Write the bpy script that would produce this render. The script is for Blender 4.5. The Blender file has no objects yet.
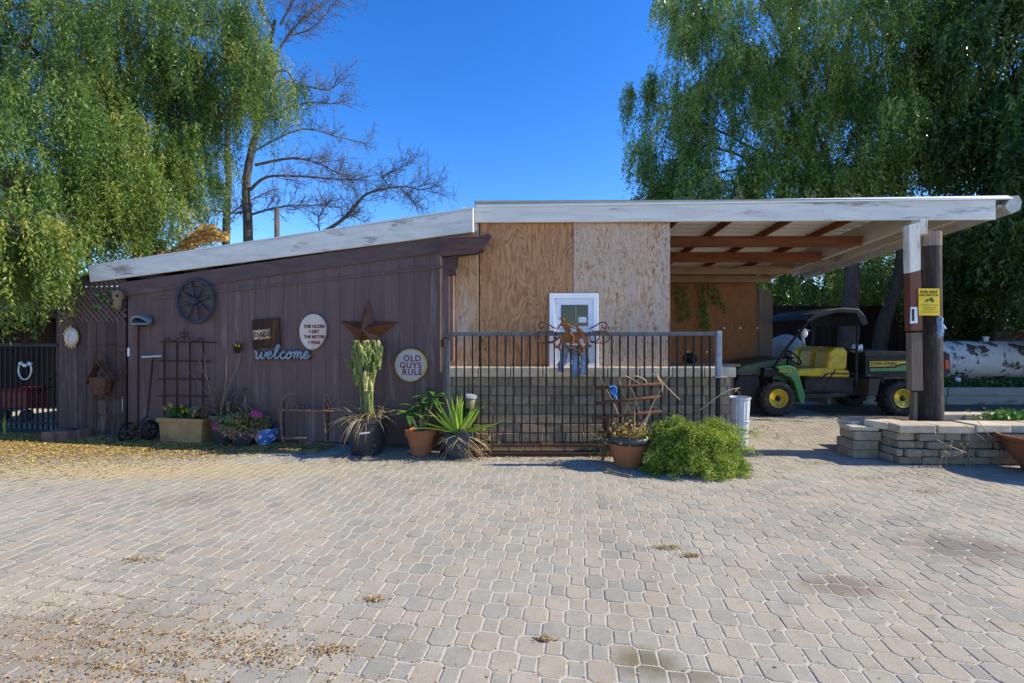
import bpy, math, random
import numpy as np
from mathutils import Vector, Matrix, Quaternion
random.seed(7); RNG = np.random.default_rng(11)
PI = math.pi
scene = bpy.context.scene
COL = scene.collection
# ------------------------------------------------------------------ measuring
H, F, HY = 1.45, 455.0, 335.0          # eye height, focal length in pixels, horizon row
def P(px, py, Y): return Vector(((px-512)/F*Y, Y, H-(py-HY)/F*Y))
def G(px, py):
    Y = H*F/(py-HY); return Vector(((px-512)/F*Y, Y, 0))
WR0 = G(445, 449.8); WL0 = G(75, 435.6)
U = (WL0-WR0).normalized()             # along the purple wall, to the left
WX = -U; WN = Vector((-U.y, U.x, 0))   # wall right, wall outward
if WN.y > 0: WN = -WN
UP = Vector((0,0,1))
def W(px, py, off=0.0):                # a point on (or off) the purple wall
    dx, dz = (px-512)/F, -(py-HY)/F
    t = (off + WR0.x*WN.x + WR0.y*WN.y)/(dx*WN.x + WN.y)
    return Vector((t*dx, t, H+dz*t))
# ------------------------------------------------------------------ mesh builder
class MB:
    def __init__(s): s.v=[]; s.f=[]; s.r=[]; s.ch=[]
    def add(s, vs, fs, r=None):
        o=len(s.v); s.ch.append((o,len(s.f))); s.v.extend([tuple(v) for v in vs])
        if r is None: r=random.random()
        for f in fs: s.f.append(tuple(i+o for i in f)); s.r.append(r)
        return s
    def boxm(s, M, r=None):
        vs=[M@Vector((x,y,z)) for x in(-.5,.5) for y in(-.5,.5) for z in(-.5,.5)]
        fs=[(0,1,3,2),(4,6,7,5),(0,4,5,1),(2,3,7,6),(0,2,6,4),(1,5,7,3)]
        return s.add(vs,fs,r)
    def box(s, c, size, rz=0, rx=0, ry=0, r=None):
        M=Matrix.Translation(Vector(c))@Matrix.Rotation(rz,4,'Z')@Matrix.Rotation(ry,4,'Y')@Matrix.Rotation(rx,4,'X')@Matrix.Diagonal((size[0],size[1],size[2],1))
        return s.boxm(M,r)
    def box2(s, a, b, r=None):
        a=Vector(a); b=Vector(b); return s.box((a+b)/2,[abs(b[i]-a[i]) for i in range(3)],r=r)
    def beam(s, p, q, w, h, up=UP, r=None):   # rectangular bar from p to q
        p=Vector(p); q=Vector(q); d=(q-p); L=d.length; d.normalize()
        side=d.cross(up)
        if side.length<1e-4: side=d.cross(Vector((0,1,0)))
        side.normalize(); u=side.cross(d)
        M=Matrix(((d.x,side.x,u.x,0),(d.y,side.y,u.y,0),(d.z,side.z,u.z,0),(0,0,0,1)))
        return s.boxm(Matrix.Translation((p+q)/2)@M@Matrix.Diagonal((L,w,h,1)),r)
    def tube(s, pts, rad, n=8, r=None, cap=True):
        pts=[Vector(p) for p in pts]; m=len(pts)
        if not hasattr(rad,'__len__'): rad=[rad]*m
        vs=[]; prev=None
        for i,p in enumerate(pts):
            d=(pts[min(i+1,m-1)]-pts[max(i-1,0)])
            if d.length<1e-9: d=Vector((0,0,1))
            d.normalize()
            if prev is None:
                a=Vector((0,0,1)) if abs(d.z)<.9 else Vector((1,0,0))
                x=d.cross(a).normalized()
            else:
                x=prev-d*prev.dot(d)
                if x.length<1e-6: x=d.orthogonal()
                x.normalize()
            prev=x; y=d.cross(x)
            for k in range(n):
                a=2*PI*k/n; vs.append(p+(x*math.cos(a)+y*math.sin(a))*rad[i])
        fs=[]
        for i in range(m-1):
            for k in range(n):
                k2=(k+1)%n; fs.append((i*n+k,i*n+k2,(i+1)*n+k2,(i+1)*n+k))
        if cap: fs.append(tuple(range(n-1,-1,-1))); fs.append(tuple((m-1)*n+k for k in range(n)))
        return s.add(vs,fs,r)
    def lathe(s, prof, c, n=24, axis='Z', r=None, wob=0.0, sx=1.0, sy=1.0, cap=True):
        c=Vector(c); vs=[]
        for (rr,h) in prof:
            for k in range(n):
                a=2*PI*k/n; q=rr*(1+wob*math.sin(3*a+1.3)+wob*.6*math.sin(5*a))
                if axis=='Z': vs.append(c+Vector((q*math.cos(a)*sx,q*math.sin(a)*sy,h)))
                elif axis=='Y': vs.append(c+Vector((q*math.cos(a),h,q*math.sin(a))))
                elif axis=='X': vs.append(c+Vector((h,q*math.cos(a),q*math.sin(a))))
                else:
                    ex,ey,ez=axis; vs.append(c+ex*(q*math.cos(a)*sx)+ey*(q*math.sin(a)*sy)+ez*h)
        fs=[]
        for i in range(len(prof)-1):
            for k in range(n):
                k2=(k+1)%n; fs.append((i*n+k,i*n+k2,(i+1)*n+k2,(i+1)*n+k))
        if cap and prof[0][0]>1e-4: fs.append(tuple(range(n-1,-1,-1)))
        if cap and prof[-1][0]>1e-4: fs.append(tuple((len(prof)-1)*n+k for k in range(n)))
        return s.add(vs,fs,r)
    def slab(s, pts, nv, th, r=None):  # polygon extruded along nv
        pts=[Vector(p) for p in pts]; n=len(pts); nv=Vector(nv)
        vs=pts+[p+nv*th for p in pts]
        fs=[tuple(range(n-1,-1,-1)),tuple(range(n,2*n))]+[(i,(i+1)%n,(i+1)%n+n,i+n) for i in range(n)]
        return s.add(vs,fs,r)
    def ball(s, c, rad, n=10, m=7, r=None, noise=0.0):
        if not hasattr(rad,'__len__'): rad=(rad,)*3
        vs=[]; c=Vector(c)
        for i in range(m+1):
            t=PI*i/m
            for k in range(n):
                a=2*PI*k/n; q=1+random.uniform(-noise,noise)
                vs.append(c+Vector((rad[0]*math.sin(t)*math.cos(a)*q,rad[1]*math.sin(t)*math.sin(a)*q,rad[2]*math.cos(t)*q)))
        fs=[(i*n+k,i*n+(k+1)%n,(i+1)*n+(k+1)%n,(i+1)*n+k) for i in range(m) for k in range(n)]
        return s.add(vs,fs,r)
    def blade(s, base, d, L, w, droop=0.3, n=5, fold=0.15, prof=None, r=None, th=0.0):
        base=Vector(base); d=Vector(d).normalized(); side=d.cross(UP)
        if side.length<.05: side=Vector((random.uniform(-1,1),random.uniform(-1,1),0))
        side.normalize(); p=base.copy(); vs=[]; fs=[]
        for i in range(n+1):
            t=i/n; ww=w*(prof(t) if prof else math.sin(PI*min(1,(t*.85+.15)))**.7)
            nn=side.cross(d).normalized()
            vs+= [p-side*ww/2+nn*fold*ww, p-nn*th*ww, p+side*ww/2+nn*fold*ww]
            d=(d+Vector((0,0,-droop/n))).normalized(); p=p+d*(L/n)
        for i in range(n):
            a=i*3; fs+=[(a,a+1,a+4,a+3),(a+1,a+2,a+5,a+4)]
        return s.add(vs,fs,r)
    def each(s, name, mat, parent, **k):      # every added piece becomes an object of its own
        out=[]; e=s.ch+[(len(s.v),len(s.f))]
        for (v0,f0),(v1,f1) in zip(e[:-1],e[1:]):
            m=MB(); m.v=s.v[v0:v1]; m.f=[tuple(i-v0 for i in f) for f in s.f[f0:f1]]; m.r=s.r[f0:f1]; out.append(m.build(name,mat,parent,**k))
        return out
    def build(s, name, mat, parent=None, smooth=False, bevel=0, seg=1, solid=0, auto=None):
        if parent is not None:
            t=parent
            while t.parent is not None: t=t.parent
            org=t.location.copy()
        else:
            xs=np.array(s.v); org=Vector(((xs[:,0].min()+xs[:,0].max())/2,(xs[:,1].min()+xs[:,1].max())/2,xs[:,2].min()))
        me=bpy.data.meshes.new(name)
        me.from_pydata([(v[0]-org.x,v[1]-org.y,v[2]-org.z) for v in s.v],[],s.f)
        at=me.attributes.new('rnd','FLOAT','FACE'); at.data.foreach_set('value',s.r)
        return finish(me,name,mat,parent,org,smooth,bevel,seg,solid)
def finish(me,name,mat,parent,org,smooth=False,bevel=0,seg=1,solid=0):
    me.materials.append(mat)
    if smooth: me.shade_smooth()
    o=bpy.data.objects.new(name,me); COL.objects.link(o)
    if parent is not None: o.parent=parent
    else: o.location=org
    if solid:
        m=o.modifiers.new('Solidify','SOLIDIFY'); m.thickness=solid; m.offset=0
    if bevel:
        m=o.modifiers.new('Bevel','BEVEL'); m.width=bevel; m.segments=seg; m.limit_method='ANGLE'; m.angle_limit=math.radians(40)
    return o
def tag(o,label=None,cat=None,group=None,kind=None):
    if label: o['label']=label
    if cat: o['category']=cat
    if group: o['group']=group
    if kind: o['kind']=kind
    return o
def thing(name,label,cat,loc,group=None):
    o=bpy.data.objects.new(name,None); o.empty_display_size=.1; COL.objects.link(o); o.location=Vector(loc)
    return tag(o,label,cat,group)
def text(body,size,mat,parent,org3,ex,ey,ez,name='lettering',ext=.0015,space=1.0,shear=0,bold=0.0):
    cu=bpy.data.curves.new('tmp','FONT'); cu.body=body; cu.size=size; cu.align_x='CENTER'; cu.align_y='CENTER'
    cu.extrude=ext; cu.space_character=space; cu.shear=shear; cu.resolution_u=3; cu.offset=bold
    t=bpy.data.objects.new('tmp',cu); COL.objects.link(t)
    bpy.context.view_layer.update()
    me=bpy.data.meshes.new_from_object(t.evaluated_get(bpy.context.evaluated_depsgraph_get()))
    bpy.data.objects.remove(t); bpy.data.curves.remove(cu)
    r=parent
    while r.parent is not None: r=r.parent
    ex,ey,ez=Vector(ex),Vector(ey),Vector(ez); o3=Vector(org3)-r.location
    M=Matrix(((ex.x,ey.x,ez.x,o3.x),(ex.y,ey.y,ez.y,o3.y),(ex.z,ey.z,ez.z,o3.z),(0,0,0,1)))
    me.transform(M); me.materials.clear()
    return finish(me,name,mat,parent,None)
def crom(pts,n=5):
    out=[]; q=[Vector(p) for p in pts]
    for i in range(len(q)-1):
        a,b,c,d=q[max(i-1,0)],q[i],q[i+1],q[min(i+2,len(q)-1)]
        for k in range(n):
            t=k/n; out.append(.5*((2*b)+(c-a)*t+(2*a-5*b+4*c-d)*t*t+(3*b-a-3*c+d)*t**3))
    out.append(q[-1]); return out
def vec(*a): return Vector(a)
def uni(a,b): return random.uniform(a,b)
# ------------------------------------------------------------------ materials
class NT:
    def __init__(s,name):
        s.m=bpy.data.materials.new(name); s.m.use_nodes=True; s.t=s.m.node_tree; s.n=s.t.nodes; s.l=s.t.links
        s.n.clear(); s.out=s.n.new('ShaderNodeOutputMaterial'); s.b=s.n.new('ShaderNodeBsdfPrincipled')
        s.l.new(s.b.outputs[0],s.out.inputs[0]); s.tc=s.n.new('ShaderNodeTexCoord')
    def link(s,a,b): s.l.new(a,b)
    def mapped(s,stretch=(1,1,1)):
        mp=s.n.new('ShaderNodeMapping'); mp.inputs['Scale'].default_value=stretch; s.link(s.tc.outputs['Object'],mp.inputs[0]); return mp.outputs[0]
    def noise(s,scale,stretch=(1,1,1),detail=5,rough=.6,dist=0,vecin=None):
        n=s.n.new('ShaderNodeTexNoise'); n.inputs['Scale'].default_value=scale; n.inputs['Detail'].default_value=detail
        n.inputs['Roughness'].default_value=rough; n.inputs['Distortion'].default_value=dist
        s.link(vecin or s.mapped(stretch),n.inputs['Vector']); return n.outputs['Fac']
    def ramp(s,fac,stops,interp='LINEAR'):
        r=s.n.new('ShaderNodeValToRGB'); r.color_ramp.interpolation=interp; e=r.color_ramp.elements
        while len(e)<len(stops): e.new(.5)
        for el,(p,c) in zip(e,stops):
            el.position=p; el.color=(c[0],c[1],c[2],1) if hasattr(c,'__len__') else (c,c,c,1)
        s.link(fac,r.inputs[0]); return r.outputs[0]
    def math(s,op,a,b=None,clamp=False):
        m=s.n.new('ShaderNodeMath'); m.operation=op; m.use_clamp=clamp
        for i,x in enumerate((a,b)):
            if x is None: continue
            if isinstance(x,(int,float)): m.inputs[i].default_value=x
            else: s.link(x,m.inputs[i])
        return m.outputs[0]
    def mix(s,fac,a,b,mode='MIX'):
        m=s.n.new('ShaderNodeMix'); m.data_type='RGBA'; m.blend_type=mode
        for i,x in ((0,fac),(6,a),(7,b)):
            if isinstance(x,(int,float)) and i==0: m.inputs[0].default_value=x
            elif hasattr(x,'__len__'): m.inputs[i].default_value=(*x[:3],1)
            else: s.link(x,m.inputs[i])
        return m.outputs[2]
    def attr(s,name='rnd'):
        a=s.n.new('ShaderNodeAttribute'); a.attribute_name=name; return a.outputs['Fac']
    def bump(s,h,strength=.3,dist=.01):
        b=s.n.new('ShaderNodeBump'); b.inputs['Strength'].default_value=strength; b.inputs['Distance'].default_value=dist
        s.link(h,b.inputs['Height']); s.link(b.outputs[0],s.b.inputs['Normal'])
    def done(s,col,rough=.8,metal=0,spec=.3):
        if hasattr(col,'__len__'): s.b.inputs['Base Color'].default_value=(*col[:3],1)
        else: s.link(col,s.b.inputs['Base Color'])
        if isinstance(rough,(int,float)): s.b.inputs['Roughness'].default_value=rough
        else: s.link(rough,s.b.inputs['Roughness'])
        s.b.inputs['Metallic'].default_value=metal; s.b.inputs['Specular IOR Level'].default_value=spec
        return s.m
def M(name,a,b=None,scale=6,stretch=(1,1,1),rough=.8,bump=.25,bscale=40,metal=0,spec=.3,rnd=0,spot=None,bdist=.006,lo=.35,hi=.65):
    """two-tone noise material; rnd = per-piece brightness spread; spot=(colour,scale,from,to) worn patches"""
    N=NT(name); b=b or tuple(x*.75 for x in a)
    c=N.ramp(N.noise(scale,stretch),[(lo,a),(hi,b)])
    if spot:
        f=N.ramp(N.noise(spot[1],stretch if len(spot)<5 else spot[4],detail=8,rough=.7),[(spot[2],0.0),(spot[3],1.0)])
        c=N.mix(f,c,spot[0])
    if rnd:
        k=N.ramp(N.attr(),[(0,1-rnd),(1,1+rnd)])
        c=N.mix(1.0,c,k,'MULTIPLY')
    N.bump(N.noise(bscale,stretch,detail=6),bump,bdist)
    return N.done(c,rough,metal,spec)
def leafmat(name,stops,trans=.35,rough=.55):
    N=NT(name); c=N.ramp(N.attr(),stops)
    tr=N.n.new('ShaderNodeBsdfTranslucent'); N.link(c,tr.inputs[0])
    mx=N.n.new('ShaderNodeMixShader'); mx.inputs[0].default_value=trans
    N.done(c,rough,0,.35); N.link(N.b.outputs[0],mx.inputs[1]); N.link(tr.outputs[0],mx.inputs[2]); N.link(mx.outputs[0],N.out.inputs[0])
    return N.m
def plywood(name,c0,c1,line,freq=26,amt=.6,grey=None,dsc=26,dst=.22,damt=.6):
    N=NT(name)
    base=N.noise(1.6,(1.5,1.5,.42),detail=3,rough=.5,dist=.8)
    ring=N.math('PINGPONG',N.math('MULTIPLY',base,freq),1.0)
    ringl=N.ramp(ring,[(.0,1.0),(.30,.55),(.62,.0)])
    fine=N.noise(70,(1,1,.06),detail=4)
    c=N.mix(N.noise(2.2,(1,1,.35)),c0,c1)
    patch=N.ramp(N.noise(3.0,(1,1,.5),detail=4),[(.36,.25),(.6,1.0)])
    c=N.mix(N.math('MULTIPLY',N.math('MULTIPLY',ringl,amt),patch),c,line)
    c=N.mix(N.math('MULTIPLY',N.ramp(fine,[(.42,0.0),(.7,1.0)]),.45),c,tuple(x*.55 for x in c0))
    if grey:
        c=N.mix(N.ramp(N.noise(2.6,(1,1,.3),detail=7,rough=.7),[(.5,0.0),(.72,.75)]),c,grey)
    v=N.n.new('ShaderNodeTexVoronoi'); v.inputs['Scale'].default_value=4.2; N.link(N.mapped((1,.01,.8)),v.inputs['Vector'])
    kn=N.ramp(v.outputs['Distance'],[(.035,1.0),(.075,0.0)])
    c=N.mix(N.math('MULTIPLY',kn,.7),c,(.05,.025,.015))
    dash=N.ramp(N.noise(dsc,(1,1,dst),detail=3,rough=.55,dist=1.2),[(.54,0.0),(.60,1.0)])
    c=N.mix(N.math('MULTIPLY',N.math('MULTIPLY',dash,damt),N.ramp(N.noise(4,(1,1,.4)),[(.4,.3),(.6,1.0)])),c,line)
    N.bump(N.math('ADD',N.math('MULTIPLY',N.math('ADD',ringl,dash),-.6),fine),.6,.004)
    return N.done(c,.85,0,.2)
def wood(name,c0,c1,axis='Z',rough=.8,scale=5,dark=None,bump=.4,rnd=.15):
    st={'X':(.12,1,1),'Y':(1,.12,1),'Z':(1,1,.12)}[axis]
    N=NT(name); g=N.noise(scale*4,st,detail=6,rough=.65,dist=.4)
    c=N.ramp(g,[(.3,c0),(.68,c1)])
    if dark: c=N.mix(N.ramp(N.noise(scale*2.2,st,detail=8,rough=.75),[(.54,0.0),(.64,1.0)]),c,dark)
    if rnd: c=N.mix(1.0,c,N.ramp(N.attr(),[(0,1-rnd),(1,1+rnd)]),'MULTIPLY')
    N.bump(N.noise(scale*14,st,detail=6),bump,.004)
    return N.done(c,rough,0,.25)

m_purple=wood('purple_paint',(.150,.093,.080),(.104,.065,.058),'Z',.75,2.2,(.19,.135,.12),.25,.06)
m_purplebeam=wood('purple_beam_paint',(.085,.05,.05),(.05,.028,.028),'X',.8,4,(.11,.055,.035),.4,.1)
m_purpleold=wood('peeling_purple_paint',(.088,.054,.048),(.058,.037,.034),'Z',.85,4,(.14,.105,.085),.6,.25)
m_white=wood('weathered_white_board',(.76,.72,.63),(.58,.55,.48),'X',.8,3.5,(.28,.245,.20),.4,.04)
m_whitepost=wood('weathered_white_post',(.72,.67,.57),(.53,.49,.42),'Z',.8,5,(.25,.22,.19),.4,.06)
m_beamgrey=wood('pale_grey_timber',(.52,.47,.41),(.40,.355,.30),'Y',.85,4,(.17,.14,.11),.4,.08)
m_redwood=wood('reddish_timber',(.20,.062,.022),(.115,.034,.014),'X',.75,4,(.05,.018,.01),.4,.15)
m_redwoody=wood('reddish_rafter_timber',(.20,.062,.022),(.115,.034,.014),'Y',.75,4,(.05,.018,.01),.4,.15)
m_tanbeam=wood('tan_timber',(.29,.20,.12),(.19,.125,.075),'X',.8,4,(.09,.05,.03),.4,.1)
m_trim=wood('pinkish_sunlit_post',(.30,.17,.12),(.20,.11,.08),'Z',.85,5,(.09,.05,.04),.5,.1)  # pink tone puts the sun from the right into the post colour
m_plywarm=plywood('warm_plywood',(.58,.305,.140),(.48,.225,.095),(.22,.08,.026),44,.8,None,24,.10,.7)
m_plyedge=plywood('tan_plywood',(.60,.37,.195),(.51,.295,.14),(.28,.12,.04),40,.7,(.54,.48,.42),26,.12,.6)
m_plypale=plywood('pale_plywood',(.66,.475,.325),(.58,.40,.265),(.33,.14,.052),60,.5,(.42,.38,.36),34,.38,.95)
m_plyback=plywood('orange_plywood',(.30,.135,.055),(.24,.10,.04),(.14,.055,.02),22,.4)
m_iron=M('black_iron',(.010,.011,.013),(.018,.018,.02),12,rough=.6,bump=.2,metal=.0,spec=.2,spot=((.07,.035,.022),14,.6,.7))
m_irontop=M('worn_grey_iron',(.085,.10,.115),(.05,.055,.062),10,rough=.45,bump=.2,spec=.5,spot=((.09,.05,.035),12,.58,.68))
m_galv=M('galvanised_steel',(.60,.63,.66),(.42,.45,.48),9,rough=.42,bump=.1,metal=.55,spec=.5)
m_zinc=M('dull_zinc',(.62,.64,.66),(.48,.50,.52),9,rough=.5,bump=.1,metal=.1,spec=.4)
m_benchrust=M('sunlit_rusty_iron',(.27,.155,.11),(.15,.08,.055),18,rough=.9,bump=.3,spec=.15)  # rust lightened so the bench colour itself carries the sunlight
m_lattice=wood('lattice_paint',(.135,.085,.072),(.095,.06,.052),'Z',.85,4,(.16,.115,.09),.4,.2)
m_rust=M('rusty_iron',(.135,.062,.033),(.07,.032,.02),18,rough=.9,bump=.4,spec=.15)
m_rustdark=M('dark_rusty_iron',(.068,.034,.023),(.036,.021,.017),18,rough=.9,bump=.3,spec=.15)
m_rustorange=M('orange_rust_sheet',(.25,.10,.032),(.15,.058,.022),14,rough=.75,bump=.35,spec=.25,spot=((.10,.04,.02),9,.55,.7))
m_star=M('rusty_star_sheet',(.19,.065,.022),(.11,.04,.018),10,rough=.5,bump=.25,metal=.35,spec=.4,spot=((.06,.03,.025),7,.5,.7))
m_pvc=M('white_vinyl',(.80,.81,.83),(.74,.75,.78),5,rough=.4,bump=.05,spec=.4)
m_glass=M('dark_window_glass',(.012,.014,.014),(.02,.022,.022),4,rough=.06,bump=.02,spec=.6)
m_black=M('black_plastic',(.011,.0115,.012),(.02,.02,.02),8,rough=.55,bump=.1,spec=.25)
m_rubber=M('dusty_tyre_rubber',(.028,.026,.024),(.05,.044,.038),10,rough=.9,bump=.4,spec=.15)
m_gyellow=M('yellow_plastic',(.62,.42,.012),(.50,.33,.01),9,rough=.5,bump=.1,spec=.4,spot=((.30,.21,.06),9,.50,.72))
m_ggreen=M('green_body_panel',(.035,.21,.042),(.026,.155,.034),6,rough=.35,bump=.06,spec=.5,spot=((.13,.125,.09),7,.50,.72))
m_dustgreen=M('dusty_green_panel',(.10,.11,.075),(.05,.105,.045),4,rough=.65,bump=.1,spec=.3)
m_ggrey=M('dusty_chassis',(.055,.05,.045),(.03,.028,.026),9,rough=.85,bump=.3)
m_mud=M('mud_flap_rubber',(.10,.075,.052),(.06,.048,.036),8,rough=.9)
m_terra=M('terracotta',(.36,.135,.058),(.27,.10,.045),7,rough=.8,bump=.25,spec=.2,spot=((.44,.30,.22),5,.6,.8))
m_terra2=M('glazed_brown_terracotta',(.30,.105,.04),(.20,.07,.03),5,rough=.4,bump=.15,spec=.4)
m_potblack=M('black_nursery_plastic',(.02,.024,.028),(.035,.04,.044),5,rough=.4,bump=.15,spec=.5)
m_potgrey=M('chipped_dark_grey_pot',(.055,.062,.068),(.035,.04,.044),6,rough=.75,bump=.5,spot=((.20,.16,.12),9,.55,.65))
m_concrete=M('ochre_stained_concrete',(.42,.25,.10),(.30,.175,.07),5,rough=.9,bump=.4,bscale=60,spot=((.16,.105,.05),3,.5,.75))
m_soil=M('potting_soil',(.035,.024,.016),(.06,.042,.028),20,rough=1,bump=.8,bdist=.02)
m_stone=M('grey_block_stone',(.34,.265,.185),(.22,.175,.125),9,rough=.95,bump=.7,bscale=60,rnd=.22,bdist=.008)
m_stonecap=M('pale_cap_stone',(.56,.46,.325),(.43,.35,.245),9,rough=.95,bump=.6,bscale=60,rnd=.15)
m_brick=M('dull_red_brick',(.22,.115,.085),(.16,.085,.065),9,rough=.95,bump=.5,bscale=50,rnd=.2)
m_mortar=M('grey_mortar',(.30,.24,.17),(.22,.175,.125),20,rough=1,bump=.5)
N=NT('split_face_block'); _k=N.ramp(N.attr(),[(0,(.33,.24,.155)),(.3,(.46,.32,.19)),(.55,(.60,.40,.21)),(.78,(.48,.36,.24)),(1,(.66,.46,.26))])
_c=N.mix(N.noise(22,detail=7,rough=.7),_k,(.15,.115,.085)); N.bump(N.noise(45,detail=8),.8,.012); m_block=N.done(_c,.95,0,.2)
m_bark=M('brown_bark',(.10,.078,.06),(.055,.042,.034),9,(1,1,.3),.95,.9,22,bdist=.03)
m_barkdead=M('grey_brown_bark',(.12,.10,.085),(.062,.052,.044),9,(1,1,.3),.95,.8,22,bdist=.02)
m_twig=M('reddish_brown_twig',(.17,.135,.115),(.11,.09,.078),9,rough=.9)
m_pole=wood('tarred_pole_wood',(.060,.047,.040),(.022,.018,.016),'Z',.9,5,(.12,.095,.078),1.0,.1)
m_poletop=wood('pale_pole_end_wood',(.30,.24,.19),(.19,.15,.12),'Z',.9,5,(.10,.08,.06),.5,.1)
m_brownboard=wood('brown_painted_board',(.17,.062,.04),(.115,.042,.028),'Z',.7,4,(.08,.032,.022),.3,.08)
m_greyboard=wood('grey_raw_board',(.19,.14,.10),(.12,.09,.066),'Z',.9,4,(.07,.052,.04),.5,.1)
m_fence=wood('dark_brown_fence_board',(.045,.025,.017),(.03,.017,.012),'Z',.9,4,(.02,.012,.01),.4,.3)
m_timber=wood('grey_landscape_timber',(.36,.31,.245),(.25,.215,.17),'X',.9,4,(.12,.10,.08),.5,.12)
m_tank=M('flaking_white_tank_paint',(.66,.63,.58),(.55,.52,.47),5,rough=.7,bump=.3,spot=((.085,.058,.04),2.8,.53,.56,(1,1,1)))
m_yellowsign=M('yellow_card',(.82,.55,.012),(.78,.51,.01),8,rough=.5,bump=.03)
m_ink=M('dark_print_ink',(.03,.028,.02),(.045,.04,.03),8,rough=.6,bump=0)
m_greenink=M('green_print_ink',(.04,.16,.06),(.07,.12,.04),30,rough=.6,bump=0)
m_redpaint=M('dark_red_sign_paint',(.26,.03,.025),(.18,.022,.02),20,rough=.7,bump=.1)
m_signcream=M('cream_painted_wood',(.62,.52,.43),(.50,.41,.33),7,(1,1,.3),.7,.2,spot=((.33,.20,.11),4,.58,.7))
m_signgrey=M('speckled_pale_stone',(.47,.45,.45),(.36,.345,.35),40,rough=.8,bump=.3)
m_goldrim=M('yellow_rim_paint',(.52,.38,.05),(.40,.28,.04),12,rough=.5)
m_signbrown=wood('dark_rustic_wood',(.065,.03,.017),(.035,.017,.010),'Z',.85,5,(.10,.05,.022),.7,.2)
m_plaque=M('scratched_tan_plaque',(.44,.26,.12),(.22,.10,.05),22,rough=.7,bump=.4,spot=((.62,.52,.38),16,.5,.6))
m_bluewelcome=M('pale_blue_paint',(.17,.25,.31),(.23,.31,.36),9,rough=.6,bump=.15,spot=((.36,.37,.36),7,.52,.66))
m_wheelblack=M('dark_weathered_wheel',(.035,.042,.05),(.055,.062,.072),12,rough=.8,bump=.5)
m_denim=M('faded_blue_denim',(.27,.33,.42),(.12,.155,.21),12,rough=.95,bump=.5,spot=((.30,.36,.44),8,.55,.7))
m_cloth=M('pale_blue_cloth',(.30,.38,.50),(.20,.25,.36),14,rough=.95,bump=.5)
m_bone=M('yellowed_bone',(.27,.18,.10),(.17,.11,.06),10,rough=.8,bump=.4)
m_sunface=M('aged_plaster',(.55,.38,.17),(.40,.26,.10),12,rough=.8,bump=.4)
m_plasterface=M('white_plaster',(.58,.55,.52),(.46,.43,.40),10,rough=.8,bump=.3)
m_helmet=M('scuffed_grey_shell',(.22,.24,.26),(.14,.15,.165),8,rough=.5,bump=.2)
m_redplastic=M('red_plastic',(.30,.012,.012),(.22,.01,.01),6,rough=.45,bump=.1)
m_bluewhite=None
N=NT('blue_patterned_glaze')
v=N.n.new('ShaderNodeTexVoronoi'); v.inputs['Scale'].default_value=17; N.link(N.tc.outputs['Object'],v.inputs['Vector'])
_c=N.ramp(v.outputs['Distance'],[(.0,(.55,.10,.09)),(.16,(.50,.09,.09)),(.22,(.62,.68,.74)),(.40,(.55,.64,.74)),(.46,(.05,.13,.42)),(1,(.09,.20,.50))],'LINEAR')
N.bump(N.noise(20),.05,.003); m_bluewhite=N.done(_c,.25,0,.5)
m_sheet=M('white_corrugated_sheet',(.66,.65,.60),(.56,.55,.50),3,rough=.5,bump=.1,spec=.4,spot=((.34,.27,.19),2.2,.62,.8))
m_flash=M('bright_white_flashing',(.86,.86,.84),(.80,.80,.78),3,rough=.4,bump=.05)
m_gutter=M('grey_metal_edge',(.42,.41,.38),(.30,.29,.27),6,rough=.5,bump=.1)
m_cactus=None
N=NT('ribbed_cactus_skin'); _c=N.ramp(N.attr(),[(0,(.04,.085,.018)),(.4,(.125,.175,.04)),(.8,(.27,.295,.08)),(1,(.48,.43,.17))])
v=N.n.new('ShaderNodeTexVoronoi'); v.inputs['Scale'].default_value=75; N.link(N.tc.outputs['Object'],v.inputs['Vector'])
_c=N.mix(N.ramp(v.outputs['Distance'],[(.16,.8),(.3,0.0)]),_c,(.55,.47,.30)); N.bump(v.outputs['Distance'],.5,.01); m_cactus=N.done(_c,.6,0,.3)
m_straw=leafmat('dry_straw',[(0,(.26,.17,.08)),(.5,(.44,.32,.16)),(1,(.58,.46,.27))],.2,.8)
m_drybrown=leafmat('dry_brown_stalk',[(0,(.10,.065,.04)),(.5,(.20,.135,.08)),(1,(.32,.22,.13))],.15,.85)
m_aloe=leafmat('aloe_leaf',[(0,(.13,.25,.025)),(.5,(.26,.40,.04)),(1,(.40,.52,.09))],.15,.4)
m_plumleaf=leafmat('glossy_green_leaf',[(0,(.04,.12,.02)),(.5,(.09,.21,.035)),(1,(.19,.33,.06))],.25,.35)
m_bush=leafmat('feathery_green_leaf',[(0,(.09,.15,.022)),(.5,(.26,.36,.04)),(1,(.50,.55,.10))],.45,.6)
m_redgreen=leafmat('pink_tinged_leaf',[(0,(.10,.16,.04)),(.45,(.20,.30,.06)),(.55,(.40,.20,.13)),(1,(.52,.28,.22))],.3,.5)
m_pink=leafmat('pink_petal',[(0,(.55,.06,.26)),(1,(.74,.16,.40))],.3,.5)
m_yflower=leafmat('yellow_petal',[(0,(.75,.42,.01)),(.6,(.80,.55,.02)),(1,(.75,.25,.02))],.3,.5)
m_darkleaf=leafmat('small_dark_leaf',[(0,(.02,.05,.012)),(1,(.06,.12,.025))],.25,.5)
m_pepL=leafmat('yellow_green_pepper_leaf',[(0,(.025,.07,.014)),(.3,(.075,.15,.028)),(.62,(.165,.25,.045)),(.9,(.29,.335,.06)),(1,(.42,.38,.065))],.42,.40)
m_pepR=leafmat('deep_green_pepper_leaf',[(0,(.03,.085,.018)),(.35,(.11,.21,.035)),(.7,(.25,.36,.06)),(1,(.52,.54,.22))],.42,.28)
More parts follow.
